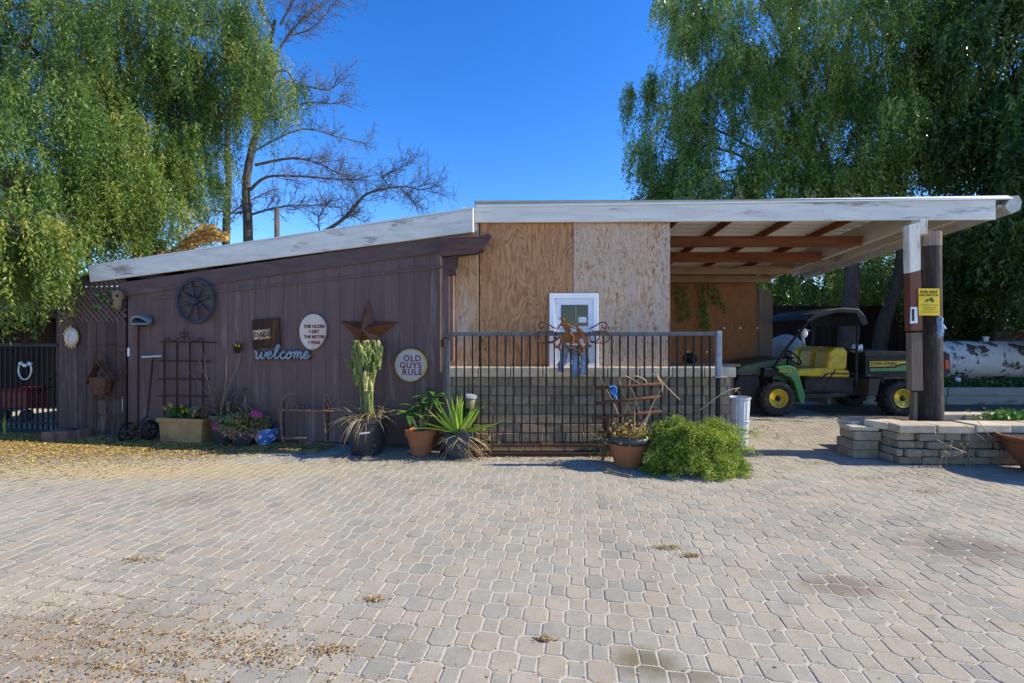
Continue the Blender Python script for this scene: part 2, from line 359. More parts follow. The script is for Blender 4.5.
m_darktree=leafmat('dark_glossy_leaf',[(0,(.022,.055,.016)),(.55,(.075,.145,.03)),(1,(.22,.30,.065))],.34,.34)
m_litter=leafmat('fallen_leaf_chip',[(0,(.19,.095,.03)),(.3,(.34,.20,.055)),(.65,(.47,.33,.085)),(.9,(.56,.42,.14)),(1,(.22,.24,.06))],.1,.9)
m_litterbrown=leafmat('brown_leaf_chip',[(0,(.17,.095,.045)),(.5,(.36,.235,.11)),(1,(.52,.40,.20))],.1,.9)
m_groundcover=leafmat('ground_cover_leaf',[(0,(.03,.07,.015)),(1,(.09,.17,.04))],.25,.5)

# ------------------------------------------------------------------ camera, light, sky
cam=bpy.data.cameras.new('camera'); co=bpy.data.objects.new('camera',cam); COL.objects.link(co)
cam.sensor_width=36; cam.lens=F*36/1024; cam.shift_y=-(341.5-HY)/1024; cam.clip_end=2000; cam.clip_start=.05
co.location=(0,0,H); co.rotation_euler=(PI/2,0,0); scene.camera=co
EL,AZ=math.radians(35),math.radians(3.0)        # AZ: degrees in front of the facade, sun at the right
sd=vec(math.cos(EL)*math.cos(AZ),-math.cos(EL)*math.sin(AZ),math.sin(EL))
sl=bpy.data.lights.new('sun','SUN'); sl.energy=3.9; sl.angle=math.radians(.5); sl.color=(1,.92,.765)
so=bpy.data.objects.new('sun',sl); COL.objects.link(so); so.rotation_euler=sd.to_track_quat('Z','Y').to_euler(); so.location=(20,0,20)
w=bpy.data.worlds.new('World'); scene.world=w; w.use_nodes=True
nt=w.node_tree; bg=nt.nodes['Background']; sky=nt.nodes.new('ShaderNodeTexSky'); sky.sky_type='NISHITA'; sky.sun_disc=False
sky.sun_elevation=EL; sky.sun_rotation=PI/2+AZ; sky.altitude=300; sky.air_density=1.0; sky.dust_density=.25; sky.ozone_density=4.0
hs_=nt.nodes.new('ShaderNodeHueSaturation'); hs_.inputs['Saturation'].default_value=1.31; hs_.inputs['Hue'].default_value=.512
nt.links.new(sky.outputs[0],hs_.inputs['Color']); nt.links.new(hs_.outputs[0],bg.inputs[0]); bg.inputs[1].default_value=.15
scene.view_settings.view_transform='Standard'; scene.view_settings.look='None'; scene.view_settings.exposure=.97; scene.view_settings.gamma=1

# ------------------------------------------------------------------ ground
N=NT('sandy_ground')
base=N.ramp(N.noise(3,detail=8,rough=.7),[(.3,(.43,.385,.31)),(.7,(.52,.475,.395))])
base=N.mix(N.ramp(N.noise(1.1,detail=6),[(.56,0.0),(.74,.7)]),base,(.33,.26,.17))
N.bump(N.noise(60,detail=8),.5,.01); m_ground=N.done(base,.95,0,.15)
mb=MB(); mb.add([(-300,-300,-.0026),(300,-300,-.0026),(300,300,-.0026),(-300,300,-.0026)],[(0,1,2,3)])
g=mb.build('ground',m_ground); tag(g,kind='structure')

# pavers: octagons and small squares
N=NT('concrete_paver')
k=N.ramp(N.attr(),[(0,(.268,.252,.206)),(.42,(.325,.302,.240)),(.5,(.342,.298,.228)),(.8,(.372,.311,.229)),(1,(.31,.272,.205))])
k=N.mix(1.0,k,N.ramp(N.noise(1.0,detail=6,rough=.65),[(.3,.86),(.7,1.14)]),'MULTIPLY')
k=N.mix(N.ramp(N.noise(2.4,detail=8,rough=.75),[(.45,0.0),(.70,.8)]),k,(.43,.375,.285))
k=N.mix(N.ramp(N.noise(14,detail=8,rough=.8),[(.50,0.0),(.70,.55)]),k,(.22,.195,.16))
k=N.mix(N.ramp(N.noise(9,detail=8,rough=.75),[(.58,0.0),(.74,.5)]),k,(.50,.45,.37))
k=N.mix(N.ramp(N.noise(150,detail=3),[(.52,0.0),(.70,.6)]),k,(.17,.155,.13))
sep=N.n.new('ShaderNodeSeparateXYZ'); N.link(N.tc.outputs['Object'],sep.inputs[0])
def stain(k,px,py,rx,ry,col,amt):
    c=G(px,py)
    dx=N.math('DIVIDE',N.math('SUBTRACT',sep.outputs[0],c.x),rx); dy=N.math('DIVIDE',N.math('SUBTRACT',sep.outputs[1],c.y),ry)
    d=N.math('SQRT',N.math('ADD',N.math('MULTIPLY',dx,dx),N.math('MULTIPLY',dy,dy)))
    d=N.math('ADD',d,N.math('MULTIPLY',N.math('SUBTRACT',N.noise(7,detail=6,rough=.7),.5),1.5))
    f=N.ramp(d,[(.35,amt),(1.0,0.0)])
    return N.mix(f,k,col)
k=stain(k,648,662,.17,.13,(.15,.125,.07),.85); k=stain(k,700,676,.15,.06,(.16,.13,.08),.6)
k=stain(k,845,585,.30,.17,(.17,.135,.10),.75); k=stain(k,965,548,.5,.3,(.14,.12,.10),.7)
k=stain(k,20,600,.55,.28,(.44,.38,.27),.55); k=stain(k,195,500,.5,.25,(.20,.16,.12),.5); k=stain(k,60,640,.7,.35,(.25,.18,.12),.45)
k=stain(k,120,470,3.2,.45,(.42,.325,.15),.7)
N.bump(N.noise(120,detail=5),.35,.004); m_paver=N.done(k,.9,0,.2)
def pavers():
    k_=.906; a,b=.1175*k_,.132*k_; gap=.0085
    octo=[(.0725,.055),(.045,.077),(-.045,.077),(-.0725,.055),(-.0725,-.055),(-.045,-.077),(.045,-.077),(.0725,-.055)]
    sq=[(.045,.055),(-.045,.055),(-.045,-.055),(.045,-.055)]; octo=[(x*k_,y*k_) for x,y in octo]; sq=[(x*k_,y*k_) for x,y in sq]
    ex=np.array([WX.x,WX.y]); ey=np.array([-WN.x,-WN.y]); o=np.array([0.,2.26])
    def shrink(poly,g,):
        out=[]
        for x,y in poly: out.append((x-math.copysign(g,x),y-math.copysign(g,y)))
        return out
    V=[];Fc=[];R=[];n=0
    for i in range(-125,125):
        for j in range(-28,90):
            c=o+ex*(i*a)+ey*(j*b)
            X,Y=c
            if Y<1.0 or Y>9.35 or abs(X)>1.25*Y+2.2 or X<-9: continue
            dw=(X-WR0.x)*WN.x+(Y-WR0.y)*WN.y
            if X<2.15 and dw<.06 and X<-.6: continue
            if -.7<X<2.15 and Y>5.42: continue
            if X>4.55 and 5.3<Y<5.6: continue
            if X>8.3 and Y>5.6: continue
            poly=octo if (i+j)%2==0 else sq
            q1=shrink(poly,gap/2); q2=shrink(poly,gap/2+.004)
            z=random.gauss(.0003,.0008); tx,ty=random.gauss(0,.006),random.gauss(0,.006); m=len(poly)
            an=random.gauss(0,.012)
            for q,dz in ((q1,-.010),(q1,-.0016),(q2,0)):
                for x,y in q:
                    x,y=x*math.cos(an)-y*math.sin(an),x*math.sin(an)+y*math.cos(an)
                    p=c+ex*x+ey*y; V.append((p[0],p[1],z+dz+x*tx+y*ty))
            r=random.random()
            for L in (0,1):
                for k in range(m): Fc.append((n+L*m+k,n+L*m+(k+1)%m,n+(L+1)*m+(k+1)%m,n+(L+1)*m+k)); R.append(r)
            Fc.append(tuple(n+2*m+k for k in range(m))); R.append(r)
            n+=3*m
    mb=MB(); mb.v=V; mb.f=Fc; mb.r=R
    me=bpy.data.meshes.new('paving'); me.from_pydata(V,[],Fc)
    at=me.attributes.new('rnd','FLOAT','FACE'); at.data.foreach_set('value',R)
    ob=finish(me,'paving',m_paver,None,Vector((0,0,0))); tag(ob,kind='structure')
pavers()

# ------------------------------------------------------------------ leaf quads in bulk
def quads(name,B,A,L,Wd,R,mat,parent=None,org=None,flat=False):
    """rhombic leaves: base points B, axis A, length L, width Wd"""
    n=len(B); A=A/np.linalg.norm(A,axis=1,keepdims=True)
    rv=RNG.normal(size=(n,3)); 
    if flat: rv=np.tile(np.array([[0,0,1.]]),(n,1))+RNG.normal(size=(n,3))*.35
    S=np.cross(A,rv); S/=np.linalg.norm(S,axis=1,keepdims=True)+1e-9
    L=L[:,None]; Wd=Wd[:,None]
    V=np.empty((n,4,3),dtype=np.float32)
    V[:,0]=B; V[:,1]=B+A*L*.45+S*Wd/2; V[:,2]=B+A*L; V[:,3]=B+A*L*.45-S*Wd/2
    if parent is not None:
        t=parent
        while t.parent is not None: t=t.parent
        org=t.location
    elif org is None: org=Vector((float(B[:,0].mean()),float(B[:,1].mean()),float(B[:,2].min())))
    V-=np.array(org,dtype=np.float32)
    me=bpy.data.meshes.new(name); me.vertices.add(n*4); me.vertices.foreach_set('co',V.ravel())
    me.loops.add(n*4); me.loops.foreach_set('vertex_index',np.arange(n*4,dtype=np.int32))
    me.polygons.add(n); me.polygons.foreach_set('loop_start',np.arange(0,n*4,4,dtype=np.int32))
    me.update(calc_edges=True)
    at=me.attributes.new('rnd','FLOAT','FACE'); at.data.foreach_set('value',np.clip(R,0,1).astype(np.float32))
    return finish(me,name,mat,parent,Vector(org))
def weeping(lobes,strand,leaf,wid,step=.05,cap=None):
    """hanging sprays: lobes=(centre, radii, strands); gives leaf arrays"""
    Bs=[];As=[];Ls=[];Ws=[];Rs=[]
    for (c,rad,ns,*ex) in lobes:
        tone=RNG.normal(0,.06)+(ex[0] if ex else 0)
        nc=max(4,ns//11); cd=RNG.normal(size=(nc,3)); cd/=np.linalg.norm(cd,axis=1,keepdims=True); cr=RNG.uniform(.3,1,size=(nc,1))**.45
        pick=RNG.integers(0,nc,size=ns); d=cd[pick]; rr=cr[pick]
        st=np.array(c)+d*rr*np.array(rad)+RNG.normal(0,1,size=(ns,3))*np.array([.13,.13,.10])*max(.5,min(1.3,float(np.mean(rad))))
        cl_t=RNG.normal(0,.17,size=nc)[pick]; cl_L=RNG.uniform(.6,1.3,size=nc)[pick]
        L=strand*RNG.uniform(.45,1.0,size=ns)*cl_L; m=int(strand*1.3/step)
        out=d.copy(); out[:,2]=0; out+=RNG.normal(0,.3,size=(ns,3))*np.array([1,1,0])
        sway=RNG.normal(0,.10,size=(ns,3)); tR=RNG.normal(.45+tone,.10,size=ns)+cl_t
        for j in range(m):
            t=j*step; ok=t<L
            if not ok.any(): break
            f=(t/strand)
            p=st+out*.28*strand*(f-.45*f*f)+sway*t+np.array([0,0,-1])*(t*(.35+.65*min(1,f*2.2)))[...,None] if False else st+out*.30*strand*(f-.42*f*f)+sway*t+np.array([[0,0,-t*min(1,.45+f)]])
            for q in range(2):
                b=p[ok]+RNG.normal(0,.022,size=(ok.sum(),3))
                ax=RNG.normal(0,.55,size=(ok.sum(),3)); ax[:,2]=-.75+RNG.normal(0,.25,size=ok.sum())
                Bs.append(b);As.append(ax);n=ok.sum()
                Ls.append(leaf*RNG.uniform(.6,1.35,size=n)); Ws.append(wid*RNG.uniform(.6,1.4,size=n))
                Rs.append(tR[ok]+RNG.normal(0,.13,size=n))
    return [np.concatenate(x) for x in (Bs,As,Ls,Ws,Rs)]
def limb(mb,pts,r0,r1,n=7,jit=.05):
    q=crom([Vector(p)+Vector((uni(-jit,jit),uni(-jit,jit),uni(-jit,jit))) if 0<i<len(pts)-1 else Vector(p) for i,p in enumerate(pts)],4)
    m=len(q); mb.tube(q,[r0+(r1-r0)*i/(m-1) for i in range(m)],n)
def Lb(px,py,Y,rx,rz,ry,n,tone=0):     # lobe from picture size at a depth
    k=Y/F; return (P(px,py,Y),(rx*k,ry,rz*k),n,tone)

# left pepper tree
t=thing('pepper_tree','large yellow green weeping pepper tree overhanging the left end of the shed','tree',(-7.6,9.2,0))
lob=[Lb(25,50,8.2,80,75,1.3,330),Lb(105,25,8.6,75,70,1.3,300),Lb(70,130,7.8,75,70,1.2,320),Lb(15,190,7.0,65,75,1.0,260,.04),
     Lb(22,238,6.2,36,34,.45,200,.05),Lb(120,165,8.2,48,65,1.0,230,.03),Lb(185,35,9.2,62,60,1.2,260),Lb(165,195,8.6,36,50,.8,150,.08),
     Lb(268,75,9.4,36,42,.8,190,-.02),Lb(228,60,9.6,40,60,.9,170,-.06),Lb(212,120,9.8,22,42,.7,80,-.06),Lb(85,190,7.6,45,42,.8,190,.05),
     Lb(-70,120,7.6,80,140,1.4,320),Lb(-60,-40,8.5,120,90,1.8,300),Lb(110,-70,9.5,120,80,1.8,320),Lb(-20,225,6.6,50,46,.7,170),Lb(225,0,9.6,45,40,.9,130,-.03),
     Lb(205,190,9.2,14,40,.5,34,0),Lb(130,195,7.9,36,30,.6,100,.08)]
lob+=[Lb(165,120,8.9,46,50,.8,150),Lb(150,60,9.3,50,50,1.0,150),Lb(180,85,9.4,34,50,.7,110),Lb(60,80,8.6,60,60,.8,160),Lb(195,150,9.0,26,36,.6,70,.04)]
lob=[(a,b,int(n*2.3),c) for a,b,n,c in lob]
A=weeping(lob,.95,.072,.0165,.036)
quads('crown',*A,m_pepL,t)
mb=MB()
limb(mb,[(-7.6,9.2,-.1),(-7.5,9.2,1.6),(-7.2,9.1,3.4)],.38,.26,10)
for l in lob[:15]:
    c=Vector(l[0]); limb(mb,[(-7.3,9.1,3.2),Vector((-7.2,9.0,3.6)).lerp(c,.45)+vec(0,0,.5),c],.085,.02,6,.15)
for l in lob[:12]:
    c=Vector(l[0])
    for _ in range(6):
        e=c+vec(uni(-1,1)*l[1][0],uni(-1,1)*l[1][1],uni(-.4,.9)*l[1][2]); limb(mb,[c,c.lerp(e,.5)+vec(0,0,.15),e],.03,.008,4,.1)
mb.build('trunk',m_bark,t,smooth=True)

# right pepper trees
def ptree(label,base,trunk,lob,mat,leaf,wid,strand,step,rt,seedjit=.15,skip=0):
    t=thing('pepper_tree',label,'tree',base)
    quads('crown',*weeping([(a,b,int(n*(1.5 if 'background' in label else 2.6)),c-(.28 if 'background' in label else 0)) for a,b,n,*e in lob for c in [e[0] if e else 0]],strand,leaf,wid,step),mat,t)  # background crown gets a darker leaf tone in place of shade
    mb=MB()
    limb(mb,trunk,rt,rt*.6,10)
    top=Vector(trunk[-1])
    for l in lob[skip:]:
        c=Vector(l[0]); limb(mb,[top,top.lerp(c,.5)+vec(uni(-.3,.3),uni(-.3,.3),uni(.2,.8)),c],rt*.2,.012,6,seedjit)
    mb.build('trunk',m_bark,t,smooth=True)
    return t
ptree('tall dark green pepper tree rising behind the middle of the carport roof',P(845,420,11.5)*1.0*1 if False else (P(845,420,11.5).x,11.5,0),
  [(P(845,420,11.5).x,11.5,-.1),P(846,330,11.5),P(852,270,11.5),P(840,200,11.6)],
  [Lb(705,55,12.5,55,60,1.4,260,.02),Lb(668,140,12.5,40,48,1.1,170),Lb(735,120,12.2,62,70,1.4,300,-.05),Lb(655,195,12.5,22,16,.8,70),Lb(700,190,12,55,30,1.2,200,-.1),
   Lb(765,30,12.8,45,60,1.4,190,-.05),Lb(775,185,12,50,42,1.2,210,-.08),Lb(730,-40,12.8,80,60,1.8,200,.03),Lb(690,10,12.8,34,34,1.0,110,.04),
   Lb(640,95,12.6,14,22,.7,44),Lb(800,262,13.2,50,26,1.0,120,-.05),Lb(850,285,13.6,60,20,1.0,130,-.05)],m_pepR,.105,.026,.95,.048,.24)
ptree('green pepper tree with pale sunlit tips behind the right half of the carport roof',(P(880,420,12.2).x,12.2,0),
  [(P(876,420,12.2).x,12.2,-.1),P(884,330,12.2),P(900,275,12.2),P(905,200,12.2)],
  [Lb(835,50,11.8,68,70,1.4,330,.10),Lb(890,35,11.8,60,60,1.4,270,.10),Lb(850,130,11.5,70,60,1.3,330,.06),Lb(905,110,11.6,50,60,1.2,240,.06),
   Lb(800,100,11.8,40,55,1.1,180,.05),Lb(870,-45,12,100,60,1.8,260,.05),Lb(830,190,11.8,55,30,1.0,190,-.03),Lb(885,165,11.6,45,36,1.0,130,0),
   Lb(900,265,13.2,45,40,1.0,150,-.08)],m_pepR,.105,.026,.95,.048,.20)
ptree('very dark leafy tree at the right edge beyond the carport post',(13,10.6,0),
  [(13,10.6,-.1),(13,10.5,1.6),(12.8,10.5,3.4)],
  [Lb(975,60,11,60,75,1.4,300,-.05),Lb(1010,130,10.6,60,55,1.2,230,-.05),Lb(1000,-40,11.3,90,60,1.8,260),Lb(1005,235,11.5,62,44,1.1,260,.05),Lb(960,260,12.5,50,50,1.0,200,0),
   Lb(1000,300,12.8,60,30,.8,140,-.1),(vec(12.6,9.3,3.2),(2.0,1.45,1.7),520),(vec(12.2,9.4,5.6),(2.0,1.7,1.8),480),(vec(11.0,8.9,5.0),(1.1,.8,1.2),260),(vec(15.5,9.2,6.2),(2.0,1.6,2.0),380),(vec(11.6,10,8.6),(2.2,1.8,1.8),300),(vec(14.5,9.8,4.2),(2.0,1.6,2.6),330),
   (vec(15.5,10,7.6),(2.2,1.8,2.2),260),(vec(14.6,9.6,1.9),(1.8,1.2,.9),260),(vec(11.0,10.6,6.6),(1.5,1.3,1.5),200)],m_darktree,.14,.042,1.0,.065,.30)
ptree('dim background tree seen through the gap above the dark fence',(6.2,16.2,0),
  [(6.2,16.2,-.1),(6.2,16.2,2.2),(6.2,16.1,4)],
  [(vec(5.0,16,4.0),(2.2,1.2,1.6),230),(vec(8.2,16.4,3.6),(2.4,1.2,1.8),240),(vec(11.5,16.5,3.8),(2.4,1.2,1.8),240),(vec(14.5,16,3.6),(2.4,1.2,2.2),230),(vec(17.5,15.5,4),(2.4,1.4,2.6),230)],m_darktree,.22,.075,1.2,.09,.3)

# bare trees behind the shed
def twigs(mb,pts,r,n,L,depth,spread=1.0,upb=.25):
    q=[Vector(p) for p in pts]
    for _ in range(n):
        i=random.randrange(max(1,len(q)//5),len(q)-1) if len(q)>3 else 0
        p=q[i].lerp(q[i+1],random.random()); ax=(q[i+1]-q[i]).normalized()
        d=(ax*uni(.3,.9)+vec(uni(-1,1),uni(-1,1)*.8,uni(-1,1))*spread+vec(0,0,upb)).normalized()
        l=L*uni(.4,1.2); e=[p]; dd=d
        for s in range(4):
            dd=(dd+vec(uni(-.3,.3),uni(-.3,.3),uni(-.22,.28))).normalized(); e.append(e[-1]+dd*l/4)
        mb.tube(e,[r,r*.8,r*.65,r*.5,r*.3],3,cap=False)
        if depth>1: twigs(mb,e,r*.6,max(3,int(n*.16)),l*.45,depth-1,spread,upb)
def bare(label,base,trunk,r0,r1,limbs,tw):
    t=thing('bare_tree',label,'tree',base); mb=MB(); limb(mb,trunk,r0,r1,9)
    mb.build('trunk',m_barkdead,t,smooth=True)
    mb=MB()
    for pts,ra,rb,n,L in limbs:
        q=crom([Vector(p)+(vec(uni(-.04,.04),uni(-.1,.1),uni(-.04,.04)) if i else vec(0,0,0)) for i,p in enumerate(pts)],4); m=len(q)
        mb.tube(q,[.72*(ra+(rb-ra)*i/(m-1)) for i in range(m)],6)
        twigs(mb,q,.0085,int(n*1.1),L*.95,3)
    mb.build('branches',m_twig,t)
    return t
Y=12.0; q=lambda x,y,d=0:P(x,y,Y+d)
bare('bare dead tree with thick trunk and long drooping leafless branches behind the shed roof',(q(246,400).x,Y,0),
  [(q(246,400).x,Y,-.1),q(247,240),q(248,180),q(258,120),q(268,60),q(275,20)],.14,.04,
  [([q(250,190),q(268,178),q(300,176),q(340,180),q(362,178)],.06,.012,40,.75),
   ([q(255,165),q(290,158),q(318,162),q(335,172),q(352,179)],.055,.012,40,.75),
   ([q(262,110),q(285,86),q(300,82),q(325,88),q(340,82)],.05,.01,34,.7),
   ([q(268,70),q(285,42),q(305,20),q(330,0),q(345,-12)],.055,.012,44,.8),
   ([q(275,30),q(262,5),q(268,-20)],.05,.015,26,.7),([q(290,35),q(312,30),q(338,4)],.03,.01,30,.6),
   ([q(252,205),q(240,215),q(210,212),q(185,222)],.05,.012,30,.8),([q(256,150),q(300,128),q(340,137),q(368,142)],.035,.01,34,.6),
   ([q(262,120),q(300,102),q(330,104),q(342,98)],.035,.01,30,.6),([q(250,215),q(275,208),q(300,205),q(330,205)],.045,.01,40,.7),([q(280,25),q(300,-6),q(318,-30)],.04,.012,34,.7)],0)
bare('slimmer bare tree with a straight scaly trunk left of the thick dead trunk',(q(226,400,.6).x,Y+.6,0),
  [(q(226,400,.6).x,Y+.6,-.1),q(228,240,.6),q(229,190,.6),q(228,130,.6),q(236,60,.6)],.12,.04,
  [([q(229,200,.6),q(205,180,.6),q(190,178,.6)],.035,.01,24,.7),([q(229,150,.6),q(215,120,.6),q(200,110,.6)],.03,.01,24,.7),([q(229,215,.6),q(250,200,.6),q(275,190,.6)],.03,.01,30,.7)],0)
bare('low bare tree whose crooked branch arches over the shed roof against the sky',(q(285,420,1.2).x,Y+1.2,0),
  [(q(288,420,1.2).x,Y+1.2,-.1),q(290,330,1.2),q(300,262,1.2),q(312,238,1.2)],.14,.09,
  [([q(312,238,1.2),q(330,228,1.2),q(346,217,1.2),q(356,204,1.2),q(368,195,1.2),q(385,189,1.2),q(405,186,1.2),q(420,188,1.2),q(438,184,1.2)],.085,.012,62,.95),
   ([q(390,188,1.2),q(384,175,1.2),q(398,168,1.2),q(414,163,1.2)],.03,.008,34,.6),([q(400,187,1.2),q(410,199,1.2),q(418,207,1.2)],.025,.008,26,.5),
   ([q(335,226,1.2),q(350,216,1.2),q(366,224,1.2)],.03,.01,26,.5),([q(320,234,1.2),q(318,215,1.2),q(330,200,1.2)],.03,.01,30,.6)],0)
mb=MB(); mb.tube([(q(277,420,-1).x,Y-1,0),q(277,300,-1),q(277,208,-1)],[.07,.065,.06],8); mb.build('wooden_pole',m_barkdead,smooth=True)
tag(bpy.data.objects['wooden_pole'],'short weathered pole standing behind the shed roof below the bare branches','pole')

# ------------------------------------------------------------------ purple shed
shed=thing('purple_shed','long low purple brown shed with a sloping white edged roof','shed',W(290,450))
def roofz(px): return 268+(px-90)*(232-280)/(475-90)   # not used for walls
s_top=lambda px: 281+(px-92)*(236-281)/(472-92)         # under the fascia, picture row
mb=MB()
px=128.0; wallpx=[128]
Wlen=(W(128,400)-W(445,400)).length
step=.203; n=int(Wlen/step)+1
pR=W(445,400); 
for i in range(n):
    a=i*step+.0014; b=min(Wlen,(i+1)*step-.0014)
    if b<=a: continue
    A_=WR0+U*a; B_=WR0+U*b
    ztop=2.78-.0*a
    def zt(s): return 2.62-(s*.118)
    A0=A_.copy(); B0=B_.copy()
    pts=[vec(A0.x,A0.y,.05),vec(B0.x,B0.y,.05),vec(B0.x,B0.y,zt(b)),vec(A0.x,A0.y,zt(a))]
    mb.slab([p-WN*.03 for p in pts],WN,.03)
mb.build('siding',m_purple,shed,bevel=.0015)
mb=MB()
for i in range(n):
    for s_,z_ in ((i*step+.03,.25),(i*step+.03,1.1),(i*step+.03,1.75),(i*step+.17,.7),(i*step+.17,1.5)):
        if s_<Wlen-.05: p=WR0+U*s_+UP*(z_+uni(-.05,.05))+WN*.001; mb.lathe([(0,.003),(.0045,.002),(.005,0)],p,6,(WX,UP,WN))
mb.build('nail_heads',m_rustdark,shed)['kind']='stuff'
mb=MB(); a=WR0+U*Wlen
mb.slab([vec(WR0.x,WR0.y,0)-WN*.06,vec(a.x,a.y,0)-WN*.06,vec(a.x,a.y,2.62-Wlen*.118)-WN*.06,vec(WR0.x,WR0.y,2.62)-WN*.06],WN,.027)
# side and back walls of the shed body
bk=-WN*3.4
for p0 in (WR0+U*.02,a):
    e=p0+bk; mb.slab([vec(p0.x,p0.y,0)-WN*.07,vec(e.x,e.y,0),vec(e.x,e.y,1.9),vec(p0.x,p0.y,1.9)-WN*.07],U,.03)
e0=WR0+bk;e1=a+bk; mb.slab([vec(e0.x,e0.y,0),vec(e1.x,e1.y,0),vec(e1.x,e1.y,1.9),vec(e0.x,e0.y,1.9)],WN,.03)
mb.build('inner_wall',m_purpleold,shed)
mb=MB() # ledger, horizontal seam, skirt
def wb(px0,py0,px1,py1,h,th,off=0,mbx=None):  # board along the wall between two picture points (top edge)
    p=W(px0,py0,off); q=W(px1,py1,off); (mbx or mb).slab([p,q,q-UP*h,p-UP*h],WN,th)
wb(446,236,120,283,.20,.02,.004); mb.build('ledger',wood('ledger_paint',(.118,.075,.07),(.08,.052,.05),'X',.8,4,(.14,.09,.07),.4,.1),shed,bevel=.004)
mb=MB(); wb(447,265,150,298,.035,.012,.003); wb(300,440,446,453,.09,.015,.003); mb.each('trim_strip',m_purple,shed,bevel=.003)
mb=MB()
p=W(447,263,.02)
for (x,wd,z0,z1) in ((.03,.09,.02,2.42),):
    c=WR0+WX*x+WN*.02; mb.slab([vec(c.x,c.y,z0)-WX*wd/2,vec(c.x,c.y,z0)+WX*wd/2,vec(c.x,c.y,z1)+WX*wd/2,vec(c.x,c.y,z1)-WX*wd/2],WN,.05)
mb.build('corner_board',m_purple,shed,bevel=.004)
mb=MB(); c=WR0+WX*.10; 
for z0,z1,wd in ((.02,1.05,.05),(1.12,1.42,.055),(1.44,2.3,.05)):
    mb.slab([vec(c.x,c.y,z0)-WX*wd/2,vec(c.x,c.y,z0)+WX*wd/2,vec(c.x,c.y,z1)+WX*wd/2,vec(c.x,c.y,z1)-WX*wd/2],WN,.05)
mb.each('corner_post',m_trim,shed,bevel=.004)
# beam stub with shaped tail
mb=MB(); YB=5.52
pts=[(440,237),(478,236),(489,233),(492,236),(490,241),(484,249),(476,253),(446,256),(440,256)]
mb.slab([P(x,y,YB) for x,y in pts],vec(0,1,0),.14); mb.build('beam_end',m_purplebeam,shed,bevel=.006)
mb=MB(); mb.slab([P(x,y,YB+.02) for x,y in((447,257),(457,255),(456,274),(448,275))],vec(0,1,0),.12); mb.build('bracket',m_purplebeam,shed,bevel=.005)
# roof: fascia, sheet
roof=None
OFF=.07
mb=MB(); th=.05
TL,BL,TR,BR=W(88,267,OFF),W(92,282,OFF),W(473,209,OFF),W(472,232,OFF)
BRx=Vector((TR.x,TR.y,BR.z)); BLx=Vector((TL.x+.03,TL.y,BL.z))
mb.slab([BLx,BRx,TR,TL],-WN,.04)
fas=mb.build('fascia',m_white,shed,bevel=.004)
mb=MB()
for k in range(3):
    o=-WN*(.045+.035*k); mb.slab([BRx+o-U*.0+UP*(.02*k)-WX*.35,BRx+o+UP*(.02*k)+WX*(.012*k),TR+o-UP*.01*k+WX*(.012*k),TR+o-UP*.01*k-WX*.35],-WN,.026)
mb.build('fascia_end',m_white,shed,bevel=.003)
mb=MB(); b=-WN*4.2+UP*-.55
mb.slab([TL+UP*.004+WX*.02,TR+UP*.004,TR+b,TL+b],UP,.02); mb.build('roof',m_sheet,shed)
mb=MB()
for k in range(8):
    f=k/7; p=BLx.lerp(BRx,f*.96+.01)-WN*.05; top=TL.lerp(TR,f*.96+.01)-WN*.05
    mb.beam(vec(p.x,p.y,(p.z+top.z)/2+.02),vec(p.x,p.y,(p.z+top.z)/2-.02)-WN*.9,.045,.12)
mb.each('rafter',m_purplebeam,shed)
# dead leaf heap on the roof
hp=thing('leaf_heap','brown heap of dead leaves lying on the shed roof under the pepper tree','leaf heap',W(185,250,-1.2))
n=5000; base=[W(178,262,-.9),W(225,250,-.9)]
mb=MB()
Bp=[];
for i in range(n):
    s=random.random(); c=W(150+75*s,258-20*s+4,-.7-1.2*random.random()); hh=.34*math.exp(-((s-.72)/.28)**2)*(1-abs(random.random()-.5)*.6)
    Bp.append(c+vec(0,0,hh*random.random()**.35+.02))
Bp=np.array([tuple(x) for x in Bp]); quads('dry_leaves',Bp,RNG.normal(size=(n,3))*np.array([1,1,.4]),RNG.uniform(.05,.12,n),RNG.uniform(.02,.05,n),RNG.uniform(0,.55,n),m_litter,hp)

# ------------------------------------------------------------------ lattice fence panel at the left of the shed
lf=thing('lattice_fence','dark peeling board fence panel with a lattice top beside the shed','fence',W(95,437))
mb=MB(); x0,x1=W(60,430),W(127,430); L=(x1-x0).length; nb=7
for i in range(nb):
    a=x0.lerp(x1,(i+.03)/nb); b=x0.lerp(x1,(i+.97)/nb); z0=.03+random.random()*.05; z1=W(60,322).z
    mb.slab([vec(a.x,a.y,z0),vec(b.x,b.y,z0),vec(b.x,b.y,z1),vec(a.x,a.y,z1)],WN,.022)
mb.build('boards',m_purpleold,lf,bevel=.003)
mb=MB(); zl,zh=W(60,322).z,W(60,281).z
for d in (1,-1):
    k=-14
    while k<26:
        pts=[]
        x_start=k*.085
        # strip x = x_start + d*(z-zl)
        def clip(xs):
            za,zb=0,zh-zl
            xa,xb=xs,xs+d*(zh-zl)
            seg=[(xa,za),(xb,zb)]
            (xa,za),(xb,zb)=seg
            if xa>xb: (xa,za),(xb,zb)=(xb,zb),(xa,za)
            if xb<=0 or xa>=L: return None
            if xa<0: za=za+(0-xa)/(xb-xa)*(zb-za); xa=0
            if xb>L: zb=za+(L-xa)/(xb-xa)*(zb-za); xb=L
            return xa,za,xb,zb
        c=clip(x_start)
        if c and (abs(c[2]-c[0])>.03):
            p=x0+WX*c[0]; q2=x0+WX*c[2]
            mb.beam(vec(p.x,p.y,zl+c[1])+WN*(.01 if d>0 else .019),vec(q2.x,q2.y,zl+c[3])+WN*(.01 if d>0 else .019),.008,.036)
        k+=1
mb.build('lattice',m_lattice,lf)
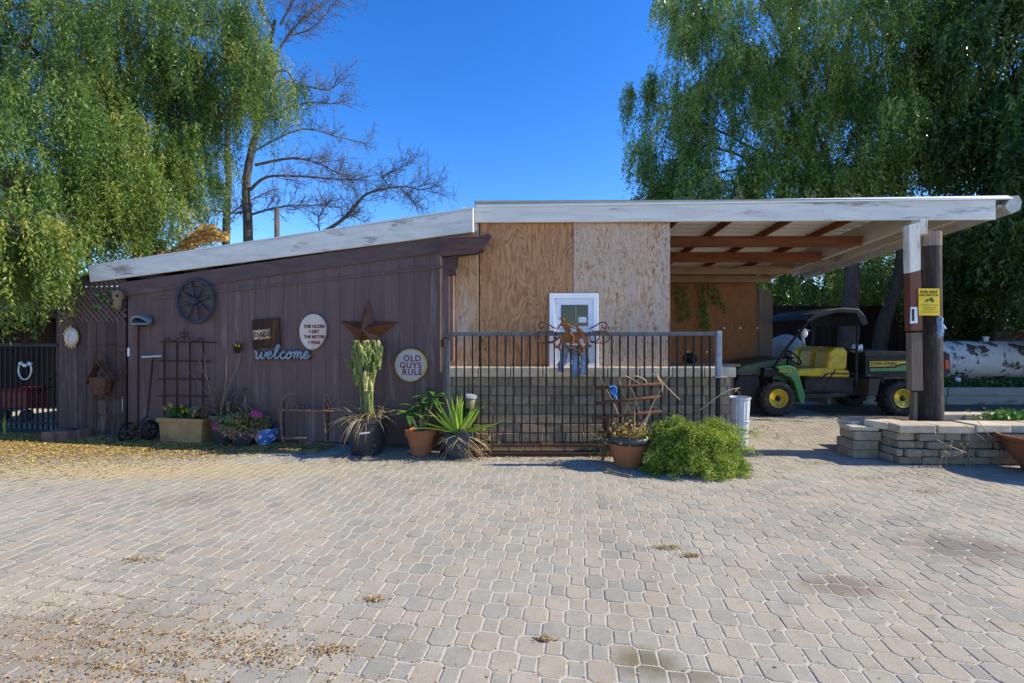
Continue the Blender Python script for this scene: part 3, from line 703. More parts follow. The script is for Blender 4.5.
mb=MB()
for px in (61,126):
    a=W(px,430,-.05); mb.box((a.x,a.y,(zh+.0)/2),(.07,.07,zh),rz=math.atan2(WX.y,WX.x))
a,b=W(61,322,-.03),W(126,322,-.03); mb.beam(a,b,.03,.07); a,b=W(61,281,-.03),W(126,281,-.03); mb.beam(vec(a.x,a.y,zh),vec(b.x,b.y,zh),.03,.16)
mb.build('frame',m_purpleold,lf,bevel=.004)
mb=MB()
p=W(121,412,.024); mb.slab([p,p+WX*.03,p+WX*.035+UP*.22,p+UP*.2],WN,.006); p=W(129,352,.01); mb.box(p,(.03,.02,.12)); 
mb.each('metal_strip',m_galv,lf)
# vine leaves through the lattice
vn=thing('vine_sprig','few bright green vine leaves poking through the lattice','vine',W(100,305,.02))
n=26; Bp=np.array([tuple(W(uni(92,112),uni(292,312),.04+.02*random.random())) for _ in range(n)])
quads('leaves',Bp,RNG.normal(size=(n,3)),RNG.uniform(.04,.08,n),RNG.uniform(.03,.06,n),RNG.uniform(.5,1,n),m_plumleaf,vn)

# ------------------------------------------------------------------ left iron gate and what stands behind it
lg=thing('iron_gate','tall black iron gate with scroll top at the far left','gate',W(30,434))
mb=MB(); zb,zt=W(30,431).z,W(30,345).z; xA,xB=W(-45,400),W(59,400)
for z,h in ((zb,.045),(zt,.045),(zb+.12,.03)):
    mb.beam(vec(xA.x,xA.y,z),vec(xB.x,xB.y,z),.03,h)
mb.each('rail',m_iron,lg)
Lg=(xB-xA).length; nb=21
for i in range(nb):
    c=xA.lerp(xB,i/(nb-1)); mb=MB(); mb.beam(vec(c.x,c.y,zb),vec(c.x,c.y,zt),.018,.018,up=vec(0,1,0)); mb.build('bar',m_iron,lg)
def wtube(mb,pts,rad,off=.02,n=6,k=5): mb.tube(crom([W(x,y,off) for x,y in pts],k),rad,n)
mb=MB()
for s in (1,-1):
    f=lambda x:25+s*(x-25)
    wtube(mb,[(f(25),342),(f(29),338),(f(30),333),(f(27),331),(f(25.5),333)],.009); wtube(mb,[(f(26),344),(f(33),343),(f(40),341),(f(41),338),(f(38),337)],.009)
wtube(mb,[(25,345),(25,330)],.009); mb.each('scroll',m_rustdark,lg)
hs=thing('horseshoe_wreath','pale horseshoe ring hung on the black iron gate','ornament',W(25,380,.03))
mb=MB(); pts=[(25+6.5*math.cos(a),370+9.5*math.sin(a)) for a in np.linspace(-1.1,PI+1.1,16)]; mb.tube([W(x,y,.04) for x,y in pts],[.010]*16,7)
for sx in (21,25,30): mb.ball(W(sx,363+random.random()*3,.05),(.035,.02,.03))
mb.build('ring',m_galv,hs,smooth=True)
# dark shed behind gate
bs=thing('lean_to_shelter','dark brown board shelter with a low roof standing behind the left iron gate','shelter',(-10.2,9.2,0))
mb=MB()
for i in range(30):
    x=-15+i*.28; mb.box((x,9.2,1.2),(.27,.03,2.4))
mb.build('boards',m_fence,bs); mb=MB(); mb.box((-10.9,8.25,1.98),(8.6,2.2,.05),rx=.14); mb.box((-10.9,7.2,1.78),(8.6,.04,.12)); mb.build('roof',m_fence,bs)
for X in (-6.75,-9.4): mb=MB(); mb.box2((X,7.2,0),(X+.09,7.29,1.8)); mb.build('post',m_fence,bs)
rc=thing('red_cart','red plastic cart in the dark behind the left iron gate','cart',(P(25,440,7.8).x,7.8,0))
c=rc.location; mb=MB(); mb.box((c.x,c.y,.36),(.50,.35,.30)); mb.box((c.x,c.y,.53),(.56,.40,.04)); mb.build('tub',m_redplastic,rc,bevel=.02,seg=2)
for dx in (-.2,.2):
    mb=MB(); mb.lathe([(.02,-.03),(.1,-.03),(.1,.03),(.02,.03)],(c.x+dx,c.y-.16,.1),16,'Y'); mb.build('wheel',m_black,rc)
mb=MB(); mb.tube([(c.x+.25,c.y,.45),(c.x+.5,c.y,.8)],.012); mb.build('handle',m_black,rc)
pl=MB(); pl.beam(P(5,428,7.2),P(64,413,7.3),.05,.025); o=pl.build('timber_plank',m_straw if False else m_tanbeam); tag(o,'pale sunlit plank leaning low behind the left iron gate','plank')
mb=MB(); c=P(60,362,7.6); mb.box((c.x,c.y,1.0),(.10,.06,.26)); mb.box((c.x,c.y,.45),(.05,.05,.9)); o=mb.build('red_post',m_redplastic,bevel=.01); tag(o,'thin red topped post in the dark behind the left iron gate','post')
# bricks at the gate foot
for i,(x,y) in enumerate(((55,437),(68,436.5),(80,435))):
    p=G(x,y+3); mb=MB(); mb.box((p.x,p.y,.065),(.19,.2,.13),rz=math.atan2(WX.y,WX.x)+uni(-.1,.1)); o=mb.build('edging_brick',m_brick,bevel=.008)
    tag(o,['leftmost reddish edging brick at the foot of the iron gate','middle reddish edging brick of the three by the iron gate','rightmost reddish edging brick below the lattice fence'][i],'brick','edging bricks by the iron gate')

# ------------------------------------------------------------------ things on the purple wall
# sun face
sf=thing('sun_face_ornament','yellowed sun face plaque hung at the left end of the lattice fence','ornament',W(72,345,.03))
mb=MB(); c=W(72,337,.05); k=(c.y)/F
mb.lathe([(0.0,.05),(.06,.045),(.10,.02),(.105,0),(.0,0)],c,18,(WX,UP,WN),sy=1.15); 
mb.build('face',m_plasterface,sf,smooth=True)
mb=MB()
for i in range(16):
    a=2*PI*i/16+.1
    if -.9<math.sin(a)*.3+math.cos(a)<.55:
        d=WX*math.cos(a)+UP*math.sin(a)*1.15; s_=WX*-math.sin(a)+UP*math.cos(a)
        mb.slab([c+d*.085-s_*.025,c+d*.085+s_*.025,c+d*.15],WN,.02)
mb.lathe([(.0,.0),(.12,.0),(.12,.015),(0,.015)],c,16,(WX,UP,WN),sy=1.15)
mb.build('rays',m_sunface,sf)
mb=MB()
for dx in (-.035,.035): mb.ball(c+WX*dx+UP*.03+WN*.045,(.016,.012,.010))
mb.ball(c-UP*.045+WN*.042,(.03,.012,.010)); mb.each('face_feature',m_sunface,sf,smooth=True)
mb=MB(); mb.ball(c+WN*.055,(.013,.02,.03)); mb.build('nose',m_plasterface,sf,smooth=True)
# skull ornament
sk=thing('animal_skull','tan weathered animal skull hung on the lattice under the eave','skull',W(118,312,.05))
mb=MB(); c=W(118,299,.08); mb.ball(c+UP*.05,(.085,.06,.08),12,8,noise=.04); mb.ball(c-UP*.06,(.05,.05,.10),12,8,noise=.04); mb.build('bone',m_bone,sk,smooth=True)
mb=MB()
for s in(-1,1): mb.ball(c+WX*.042*s+UP*.04+WN*.05,(.02,.014,.022))
mb.each('eye_socket',m_soil,sk,smooth=True)
# wheel
wh=thing('wagon_wheel','dark wooden wagon wheel hung high on the purple wall','wheel',W(195,324,.03))
c=W(195,301,.05); R_=21.5*c.y/F
mb=MB(); ring=[c+WX*math.cos(a)*R_*.95+UP*math.sin(a)*R_ for a in np.linspace(0,2*PI,33)]
mb.tube(ring,.022,8,cap=False); mb.build('rim',m_wheelblack,wh,smooth=True)
for i in range(8):
    a=2*PI*i/8+.25; d=WX*math.cos(a)*.95+UP*math.sin(a); mb=MB(); mb.tube([c+d*.03,c+d*R_*.5,c+d*(R_-.01)],[.014,.022,.014],7); mb.build('spoke',m_wheelblack,wh,smooth=True)
mb=MB(); mb.lathe([(.0,.06),(.035,.06),(.05,.03),(.055,-.02),(0,-.02)],c,14,(WX,UP,WN)); mb.build('hub',m_wheelblack,wh,smooth=True)
# broom pole + helmet
mb=MB(); mb.tube([W(138,434,.12),W(138.5,325,.03)],.014,8); o=mb.build('broom_pole',m_rustdark); tag(o,'thin dark pole leaning upright on the purple wall under a grey helmet','pole')
hm=thing('cycling_helmet','grey vented helmet hung on top of the thin pole by the lattice','helmet',W(141,326,.06))
mb=MB(); c=W(141,324,.08)
for k in range(5):
    a=-.8+.4*k; pts=[c+WX*(.135*math.cos(t))+UP*(.11*math.sin(t))*(.75+.25*math.cos(a))+WN*(.09*math.sin(a)*math.sin(t)) for t in np.linspace(.0,PI,9)]
    mb.tube(pts,.018,6)
mb.tube([c+WX*.13*math.cos(t)+WN*.07*math.sin(t) for t in np.linspace(0,2*PI,17)],.018,6,cap=False)
mb.build('shell',m_helmet,hm,smooth=True)
mb=MB(); mb.ball(c+UP*.02,(.10,.05,.06)); mb.build('liner',m_black,hm,smooth=True)
# reel mower
rm=thing('reel_mower','old rusty push reel mower leaning against the purple wall','mower',W(138,437,.1))
mb=MB(); mb.tube([W(153,357,.05),W(147,418,.12)],.013,8); mb.tube([W(147,416,.12),W(140,424,.13),W(129,432,.16)],.012,8); mb.build('handle_shaft',m_rustdark,rm)
mb=MB(); mb.tube([W(142,357,.05),W(162,356,.05)],.016,8); mb.build('grip',m_galv,rm)
c0=W(127,432,.17); c1=W(149,430,.14)
for c in (c0,c1):
    mb=MB(); ring=[c+WN*.12*math.cos(a)+UP*.12*math.sin(a) for a in np.linspace(0,2*PI,21)]; mb.tube(ring,.018,6,cap=False)
    for i in range(3):
        a=PI*i/3; d=WN*math.cos(a)*.11+UP*math.sin(a)*.11; mb.tube([c-d,c+d],.008,5)
    mb.build('wheel',m_black,rm,smooth=True)
mb=MB()
for i in range(5):
    pts=[]
    for k in range(9):
        f=k/8; a=2*PI*i/5+f*1.6; pts.append(c0.lerp(c1,.08+.84*f)+WN*.07*math.cos(a)+UP*.07*math.sin(a))
    mb.tube(pts,.006,4)
mb.tube([c0,c1],.014,6); mb.build('reel',m_rust,rm)
mb=MB(); mb.beam(c0+UP*.09-WN*.03,c1+UP*.09-WN*.03,.02,.03); mb.beam(c0-UP*.06,c1-UP*.06,.05,.012); mb.build('frame',m_rust,rm)
# rusty trellis leaning on lattice fence + birdhouse
tr=thing('garden_trellis','rusty scrolled wire trellis leaning on the peeling board fence','trellis',W(110,436,.08))
mb=MB()
for x in (93,106,121): wtube(mb,[(x,435),(x+.3,400),(x,358)],.009,.05,5,3)
for y in (381,398,415): wtube(mb,[(91,y),(110,y+.5),(124,y)],.007,.055,5,3)
for x0_,s in ((92,1),(124,-1)): wtube(mb,[(x0_,358),(x0_+4*s,352),(x0_+9*s,352),(x0_+10*s,356),(x0_+7*s,357)],.006,.055,5)
wtube(mb,[(91,346),(108,345),(126,347)],.007,.055,5,3); wtube(mb,[(122,378),(126,372),(122,367),(118,371),(121,375)],.007,.055,5)
mb.each('wire',m_rust,tr)
bh=thing('birdhouse_ornament','rusty birdhouse shaped metal ornament on the wire trellis','ornament',W(104,394,.06))
mb=MB(); mb.slab([W(x,y,.07) for x,y in((95,377),(113,376),(110,393),(98,394))],WN,.09); mb.build('house',m_rust,bh,bevel=.004)
mb=MB(); a,b,c=W(92,382,.055),W(103,360,.055),W(117,379,.055); mb.slab([a,b,b-UP*.02,a-UP*.02],WN,.10); mb.slab([b,c,c-UP*.02,b-UP*.02],WN,.10); mb.build('roof',m_rust,bh)
mb=MB(); mb.lathe([(.0,.004),(.025,.004),(.025,0)],W(104,380,.16),12,(WX,UP,WN)); mb.build('entrance_hole',m_soil,bh)
mb=MB(); wtube(mb,[(94,396),(99,400),(104,395),(110,400),(114,394)],.01,.10,6); wtube(mb,[(101,362),(103,353),(105,358)],.008,.08,5); mb.build('scrollwork',m_rust,bh)
# trellis behind concrete planter
tr=thing('garden_trellis','tall rusty four bar trellis standing behind the concrete planter box','trellis',W(187,436,.06))
mb=MB()
for x in (164.5,177,190,203): wtube(mb,[(x,436),(x,380),(x,342)],.012,.05,6,2)
for y in (342,361,379,396): wtube(mb,[(159 if y!=342 else 160,y),(186,y),(210 if y!=342 else 216,y+.4)],.010,.065,6,2)
mb.each('bar',m_rustdark,tr)
mb=MB()
wtube(mb,[(184,341),(184,329)],.008,.06); wtube(mb,[(184,338),(180,335),(181,332),(183,334)],.006,.06); wtube(mb,[(184,338),(188,335),(187,332),(185,334)],.006,.06)
for s,x in ((1,168),(-1,200)): wtube(mb,[(x-3*s,342),(x-2*s,338),(x+1*s,338),(x+1.5*s,340.5),(x+6*s,341),(x+12*s,337)],.007,.06)
mb.each('scroll',m_rustdark,tr)
# concrete planter box
pb=thing('concrete_planter','ochre stained rectangular concrete planter with small yellow flowers','planter',W(180,444,.28))
cx=G(180,443.5)-WN*.13; hgt=.335; wdt=.66; dep=.26
def wbox(mb,c,sx,sy,z0,z1,taper=1.0):
    vs=[]
    for z,k in ((z0,taper),(z1,1)):
        for a,b in((-1,-1),(1,-1),(1,1),(-1,1)):
            p=Vector((c.x,c.y,0))+WX*(a*sx/2*k)-WN*(b*sy/2*k); vs.append((p.x,p.y,z))
    mb.add(vs,[(3,2,1,0),(4,5,6,7),(0,1,5,4),(1,2,6,5),(2,3,7,6),(3,0,4,7)])
mb=MB(); wbox(mb,cx,wdt,dep,0,hgt-.05,.93); 
for a,b,sx,sy in((0,-1,wdt+.05,.04),(0,1,wdt+.05,.04),(-1,0,.04,dep-.04),(1,0,.04,dep-.04)):
    p=cx+WX*(a*(wdt/2+.005))-WN*(b*(dep/2)); wbox(mb,p,sx,sy,hgt-.055,hgt)
mb.build('box',m_concrete,pb,bevel=.008,seg=2)
mb=MB(); wbox(mb,cx,wdt-.04,dep-.04,hgt-.06,hgt-.02); mb.build('soil',m_soil,pb)
fl=thing('marigold_plant','low plant with yellow orange flowers growing in the concrete planter','plant',cx+UP*(hgt-.02))
Bp=[];Fl=[]
for i in range(420):
    p=cx+WX*uni(-.26,.16)-WN*uni(-.07,.07)+UP*(hgt-.02+uni(0,.14)); Bp.append(tuple(p))
quads('foliage',np.array(Bp),RNG.normal(size=(420,3))+np.array([0,0,.6]),RNG.uniform(.03,.07,420),RNG.uniform(.012,.025,420),RNG.uniform(.0,.6,420),m_plumleaf,fl)
for (x,y) in ((165,408),(170,404),(172,405.5),(182,406),(187,410),(193.5,415),(183,411)):
    p=W(x,y,.13); mb=MB()
    for k in range(9):
        a=2*PI*k/9; mb.blade(p,WX*math.cos(a)+UP*math.sin(a)+WN*.6,.035,.022,.2,2,r=random.random())
    mb.build('flower',m_yflower,fl)
# hanging flower holder
hf=thing('wall_flower_holder','tiny bouquet in a small holder on the purple wall right of the trellis','ornament',W(237,353,.03))
mb=MB(); mb.lathe([(.0,0),(.03,0),(.045,.07),(.0,.07)],W(237,353,.06),10); mb.build('holder',m_rustdark,hf,smooth=True)
n=60; c=W(237,347,.06); quads('leaves',np.array(c)+RNG.normal(0,.025,(n,3)),RNG.normal(size=(n,3)),RNG.uniform(.03,.05,n),RNG.uniform(.015,.03,n),RNG.uniform(0,1,n),m_darkleaf,hf)
mb=MB()
for x,y in((236,345),(239,346)): mb.ball(W(x,y,.10),.016,8,5)
mb.each('bloom',m_yflower,hf,smooth=True)
# brown sign
sg=thing('rustic_wood_sign','dark rough wooden sign with a small lettered plaque above the blue welcome','sign',W(266,348,.01))
mb=MB()
for a,b in (((253,320),(264,319)),((264.3,319),(271,318.3)),((271.3,318.3),(280,317.5))):
    d=uni(0,.006); mb.slab([W(a[0]+.8,a[1]+29.5,.012),W(b[0]+1.0,b[1]+28,.012),W(b[0],b[1],.012),W(a[0],a[1],.012)],WN,.024+d)
mb.build('board',m_signbrown,sg,bevel=.004)
mb=MB(); mb.slab([W(x,y,.042) for x,y in((254,340),(271,338.5),(270.3,328.5),(253.3,330.5))],WN,.012); pq=mb.build('plaque',m_plaque,sg,bevel=.003)
text('DADS',.092,m_ink,pq,W(262.2,334.6,.057),(WX+UP*.06).normalized(),UP,WN,bold=.002)
# oval sign
sg=thing('oval_sign','cream oval plaque hand lettered in dark red on the purple wall','sign',W(314,350,.01))
pts=[]
for i in range(28):
    a=2*PI*i/28; wob=1+.03*math.sin(2*a+.5)+.02*math.sin(3*a); pts.append(W(314+13*math.cos(a)*wob,331.5-18*math.sin(a)*wob,.012))
mb=MB(); mb.slab(pts,WN,.035); sb=mb.build('plaque',m_signcream,sg,bevel=.006,seg=2)
for i,(s,y,sz) in enumerate((('THE OLDER',326.5,.057),('I GET',331.7,.06),('THE BETTER',337,.053),('I WAS',342.7,.062))):
    text(s,sz,m_redpaint,sb,W(314.2,y,.0495),WX,UP,WN,space=1.0,bold=.0025)
# welcome
wl=thing('welcome_sign','pale blue cursive welcome lettering on the purple wall under the wooden sign','sign',W(282,360,.01))
pts=[(-.3,.98),(-.05,.95),(.05,.5),(.15,.05),(.4,.05),(.6,.5),(.65,.95),(.65,.4),(.8,.05),(1.05,.1),(1.2,.6),(1.2,.98),(1.32,.7),(1.5,.42),(1.8,.55),(1.9,.85),(1.7,1.0),(1.5,.75),(1.5,.3),(1.75,.02),(2.1,.25),
 (2.5,.9),(2.75,1.6),(2.65,1.95),(2.45,1.7),(2.4,.8),(2.5,.15),(2.75,.03),(3.0,.35),(3.2,.75),(3.45,1.0),(3.65,.85),(3.42,.98),(3.2,.6),(3.3,.1),(3.6,.02),(3.85,.3),(4.15,.92),(3.95,.6),(4.0,.1),(4.3,.02),(4.55,.4),(4.45,.9),(4.2,.95),(4.4,.72),(4.75,.85),
 (4.95,.95),(4.95,.03),(4.98,.55),(5.2,.98),(5.35,.8),(5.35,.03),(5.38,.55),(5.6,.98),(5.78,.8),(5.78,.2),(5.95,.02),(6.15,.3),(6.5,.55),(6.6,.85),(6.4,1.0),(6.2,.75),(6.2,.3),(6.45,.02),(6.8,.25),(6.95,.5)]
q2=[]
for x,y in crom([vec(x,y,0) for x,y in pts],4) if False else [(p.x,p.y) for p in crom([vec(x,y,0) for x,y in pts],4)]:
    q2.append(W(255.5+(x+y*.18)*7.75,358.6-y*7.0,.04))
mb=MB(); mb.tube(q2,.0125,6); mb.build('lettering',m_bluewelcome,wl,smooth=True)
mb=MB(); p,q3=W(256,360,.006),W(312,359.4,.006); mb.slab([p,q3,q3+UP*.02,p+UP*.02],WN,.03); p,q3=W(253,352.5,.006),W(311,352,.006); mb.slab([p,q3,q3+UP*.012,p+UP*.012],WN,.02); mb.build('backing_strip',m_rust,wl)
# star
st=thing('barn_star','large rusty folded metal five point star on the purple wall','star',W(368,350,.01))
c=W(366.5,330,.02); apex=c+WN*.13
outer=[(368,299),(398,322),(386,357),(350,361),(340,321)]
inner=[(374,321),(379.5,336),(368.5,345),(356,337),(360.5,321.5)]
mb=MB(); vs=[apex]
for a,b in zip(outer,inner): vs+= [W(a[0],a[1],.012),W(b[0],b[1],.022)]
mb.add(vs,[(0,1+i,1+(i+1)%10) for i in range(10)]); mb.add([v_-WN*.004 for v_ in vs[1:]],[tuple(range(10))])
mb.build('sheet',m_star,st)
# round sign
sg=thing('round_sign','round pale stone sign with yellow rim reading in dark red','sign',W(411.5,381,.01))
c=W(411.5,365,.01); r_=16.3*c.y/F
mb=MB(); mb.lathe([(0,0),(r_-.008,0),(r_-.008,.035),(0,.036)],c,36,(WX,UP,WN)); sb=mb.build('disc',m_signgrey,sg)
mb=MB(); mb.lathe([(r_-.012,.0),(r_,.0),(r_,.042),(r_-.012,.042),(r_-.012,.0)],c,36,(WX,UP,WN),cap=False); mb.build('rim',m_goldrim,sg)
for s,y,x in (('OLD',358.6,412),('GUYS',365.6,410.5),('RULE',372.4,412.2)): text(s,.105,m_redpaint,sb,W(x,y,.0485),WX,UP,WN,space=1.15,bold=.002)
# wire bench
wbn=thing('wire_bench','old rusty wire bench frame standing against the purple wall','bench',W(308,443,.25))
mb=MB()
def wt3(pts,rad): mb.tube(crom([W(x,y,max(.04,o-.13)) for x,y,o in pts],5),rad,6)
wt3([(283,442,.4),(281,425,.38),(280.5,410,.36),(284,399,.34),(291,393,.33),(296,395,.33)],.011); wt3([(326,442,.36),(325,425,.34),(324,406,.33),(325,396,.33),(329,395,.33)],.011)
mb.each('side_frame',m_benchrust,wbn)
mb=MB(); wt3([(281,410,.38),(303,410.5,.37),(326,411,.35),(334,411,.34)],.012); wt3([(283,438,.4),(300,438,.39),(306,438,.38)],.010)
wt3([(281,407,.10),(303,407,.10),(330,407,.10)],.010); mb.each('rail',m_benchrust,wbn)
mb=MB()
for x,y in ((284,405),(287,402),(291,407)): wt3([(x,410,.36),(x+2,y-2,.34),(x+5,y-3,.33),(x+6,y+1,.33),(x+3,y+2,.33)],.006)
for x in (327,330): wt3([(x-2,398,.33),(x+1,405,.33),(x+3,411,.33)],.007)
for i in range(9):
    x=284+i*5; wt3([(x,410,.37),(x+.5,407.5,.22),(x,407,.10)],.005)
mb.each('scroll',m_benchrust,wbn)
mb=MB()
for x,o in ((284,.10),(328,.08)): mb.tube([W(x,440,o),W(x,400,o)],.010,6)
mb.each('leg',m_rustdark,wbn)

# ------------------------------------------------------------------ plywood building with carport roof
cp=thing('carport','plywood walled outbuilding with a wide flat carport roof','building',(2.2,5.75,0))
YP=5.75
def pan(name,mat,pts,Y=YP,th=.018,bev=0): 
    mb=MB(); mb.slab([P(x,y,Y) for x,y in pts],vec(0,1,0),th); return mb.build(name,mat,cp,bevel=bev)
pan('wall_panel',m_plyedge,[(440,372),(479,372),(479,214),(440,214)])
pan('wall_panel',m_plywarm,[(480,372),(573,372),(573,214),(480,214)],YP-.004)
pan('wall_panel',m_plypale,[(573.6,372),(670,372),(670,214),(573.6,214)],YP-.012)
mb=MB(); XR=P(670,300,YP).x
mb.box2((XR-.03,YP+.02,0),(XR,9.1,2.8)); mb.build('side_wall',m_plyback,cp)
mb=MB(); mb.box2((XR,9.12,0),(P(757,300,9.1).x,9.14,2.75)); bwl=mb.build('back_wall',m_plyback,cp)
mb=MB()
for x,y in ((740,328),(757,328),(724,328),(688,352),(707,352)): mb.ball(P(x,y,9.1),(.028,.012,.028),8,5)
mb.each('washer',m_galv,cp,smooth=True)
mb=MB(); mb.box2(P(759,420,9.1),P(770,290,9.2)); mb.build('post',m_greyboard,cp,bevel=.006)
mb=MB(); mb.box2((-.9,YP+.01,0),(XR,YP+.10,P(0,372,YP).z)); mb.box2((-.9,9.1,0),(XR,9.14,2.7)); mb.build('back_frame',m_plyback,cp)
mb=MB()
for px_ in (452,476,483,527,569,577,622,666):
    for py_ in range(230,366,22):
        if 546<px_<602 and py_>288: continue
        p=P(px_+uni(-.6,.6),py_+uni(-3,3),YP-.013); mb.lathe([(0,-.004),(.006,-.003),(.007,0)],p,7,'Y')
screws_=mb
screws_.build('screw_heads',m_rustdark,cp)['kind']='stuff'
# fascia
YF0,YF1=5.70,5.56
mb=MB(); a,b=P(462,207,YF0),P(996,199.5,YF1); c,d=P(462,222.5,YF0),P(996,219.5,YF1)
mb.slab([c,d,b,a],vec(0,1,0),.035); mb.build('fascia',m_white,cp,bevel=.004)
def zr(Y): return P(996,199,YF1).z-.085*(Y-YF1)    # roof underside height
X0,X1=P(474,205,YF0).x,P(1012,200,YF1).x
# corrugated sheet, ribs across
mb=MB(); ys=[];y=YF1-.02
prof=[]
while y<9.5: 
    prof+=[(y,0),(y+.05,0),(y+.075,.028),(y+.155,.028)]; y+=.18
vs=[];n=len(prof)
for X in (X0,X1):
    for th in (0,.006):
        for (y,h) in prof: vs.append((X,y+(.12 if X==X0 else 0),zr(y)+h+th+ (0 if X==X1 else 0.0)))
fs=[]
for i in range(n-1): fs+=[(i,i+1,2*n+i+1,2*n+i),(n+i,3*n+i,3*n+i+1,n+i+1)]
mb.add(vs,fs); mb.build('roof_sheet',m_sheet,cp)
mb=MB(); a,b=P(476,206.5,YF0),P(1011,198.5,YF1)
a=a+vec(0,-.02,0); b=b+vec(0,-.02,0); dz=vec(0,.055,.045)
mb.add([a,b,b+dz,a+dz,a+vec(0,0,-.012),b+vec(0,0,-.012)],[(0,1,2,3),(4,5,1,0)]); mb.build('flashing',m_flash,cp,solid=.006)
# right end: grey metal edge and soffit board
mb=MB(); 
e0=P(1019,196,YF1); 
pts=[P(1012,196,YF1),P(1019,195.5,YF1),P(1022,202,YF1),P(1020,210,YF1),P(1011,214,YF1),P(1005,206,YF1)]
back=vec(0,3.9,-.085*3.9)
m_=len(pts); vs=pts+[p+back for p in pts]
mb.add(vs,[tuple(range(m_-1,-1,-1)),tuple(range(m_,2*m_))]+[(i,(i+1)%m_,(i+1)%m_+m_,i+m_) for i in range(m_)]); mb.build('edge_trim',m_gutter,cp)
mb=MB(); p=P(1004,206,YF1+.03); mb.beam(p,p+back,.16,.025); p=P(988,206,YF1+.06); mb.beam(p,p+back,.05,.09); mb.build('barge_board',m_beamgrey,cp)
# side beam and cross beams
XB=P(915,300,5.6).x
mb=MB(); mb.beam(vec(XB+.03,5.63,zr(5.63)-.17),vec(XB+.03,9.25,zr(9.25)-.17),.09,.27); mb.build('side_beam',m_beamgrey,cp,bevel=.006)
def cross(Y,py,pyb,pxr,mat,tail):
    z1=P(0,py,Y).z; z0=P(0,pyb,Y).z; xr=P(pxr,0,Y).x; h=z1-z0
    pts=[(XR-.02,z0),(xr-.10,z0),(xr-.03,z0+h*.15),(xr,z0+h*.1),(xr-.02,z0+h*.5),(xr+.01,z1),(XR-.02,z1)] if tail else [(XR-.02,z0),(xr,z0),(xr+.05,z1),(XR-.02,z1)]
    mb=MB(); mb.slab([vec(x,Y,z) for x,z in pts],vec(0,1,0),.07); mb.build('purlin',mat,cp,bevel=.005)
cross(6.35,236,246.5,863,m_redwood,True); cross(7.2,252,262,822,m_redwood,True); cross(8.0,266,274,794,m_tanbeam,False); cross(8.75,275.5,282,771,m_tanbeam,False)
for X in (2.22,2.95,3.75,4.55):
    mb=MB(); mb.beam(vec(X,5.78,zr(5.78)-.05),vec(X,9.2,zr(9.2)-.05),.045,.085); mb.build('rafter',m_redwoody,cp,bevel=.003)
# door unit
dr=MB(); YD=YP-.05
def ring_(mb,x0,y0,x1,y1,w,Y,th):
    for (a,b,c,d) in ((x0,y0,x1,y0+w),(x0,y1-w,x1,y1),(x0,y0+w,x0+w,y1-w),(x1-w,y0+w,x1,y1-w)):
        mb.slab([P(a,d,Y),P(c,d,Y),P(c,b,Y),P(a,b,Y)],vec(0,1,0),th)
dmb=MB(); dmb.slab([P(x,y,YD+.02) for x,y in((551,367),(598,367),(598,295),(551,295))],vec(0,1,0),.03)
door=dmb.build('door',m_pvc,cp,bevel=.003)
mb=MB(); ring_(mb,549.5,293.5,598.5,368,5,YD-.02,.035); ring_(mb,555,298.5,593.5,367.5,4.5,YD,.02); mb.build('door_frame',m_pvc,door,bevel=.004)
mb=MB(); ring_(mb,559,303,590,328,1.8,YD+.002,.016); mb.build('window_frame',m_pvc,door,bevel=.002)
mb=MB(); mb.slab([P(x,y,YD+.012) for x,y in((560.5,327),(588.5,327),(588.5,304.5),(560.5,304.5))],vec(0,1,0),.004); mb.build('pane',m_glass,door)
mb=MB(); mb.slab([P(x,y,YD+.008) for x,y in((575.2,326),(576.8,326),(576.4,306),(575.4,306))],vec(0,1,0),.003); mb.slab([P(x,y,YD+.0085) for x,y in((561,316.2),(575,316.0),(575,315.3),(561,315.5))],vec(0,1,0),.002); mb.each('muntin',m_straw,door)
mb=MB(); mb.slab([P(x,y,YD+.008) for x,y in((578.5,322.5),(586.5,322.5),(586.5,317),(578.5,317))],vec(0,1,0),.003); mb.build('sticker',m_galv,door)
mb=MB(); mb.box(P(590,346,YD-.01),(.03,.05,.02)); mb.build('handle',m_black,door,bevel=.004)
# vines on the inside wall
for lab,x0_,x1_,y0_,y1_ in (('thin green vine hanging down the orange plywood inside the carport','',0,0,0),):
    vt=thing('climbing_vine',lab,'vine',P(700,330,9.05)); Bp=[]
    for (x,y,l,sx) in ((676,285,38,3),(684,288,34,6),(700,285,52,2),(708,285,22,10),(718,286,26,14),(704,300,30,4)):
        xx=x
        for k in range(int(l*1.3)):
            xx+=random.gauss(sx*.02,.35); 
            for _ in range(2): Bp.append(tuple(P(xx+random.gauss(0,1.0),y+k/1.3+random.gauss(0,.8),9.05-.03*random.random())))
    n=len(Bp); quads('leaves',np.array(Bp),RNG.normal(size=(n,3))*np.array([1,.4,1]),RNG.uniform(.04,.08,n),RNG.uniform(.025,.05,n),RNG.uniform(0,.6,n),m_plumleaf,vt)
# workbench inside
wk=thing('workbench','rough workbench with a plank top behind the low block wall','workbench',P(690,440,6.6))
z=P(0,366,6.1).z; mb=MB(); mb.box2((P(660,0,6.1).x,6.0,z),(P(737,0,6.1).x,6.35,z+.03)); mb.build('top',m_tanbeam,wk,bevel=.004)
for X in (2.35,2.9):
    mb=MB(); mb.box2((X,6.1,0),(X+.07,6.17,z)); mb.build('leg',m_greyboard,wk)
mb=MB(); mb.box2((2.25,6.28,.05),(2.55,6.33,z)); mb.build('back_board',m_fence,wk)
mb=MB(); p=P(690,358,6.15); mb.ball(p,(.10,.07,.07),12,8,noise=.15); o=mb.build('cloth_bundle',m_fence,smooth=True); tag(o,'dark cloth bundle lying on the workbench behind the railing','cloth')

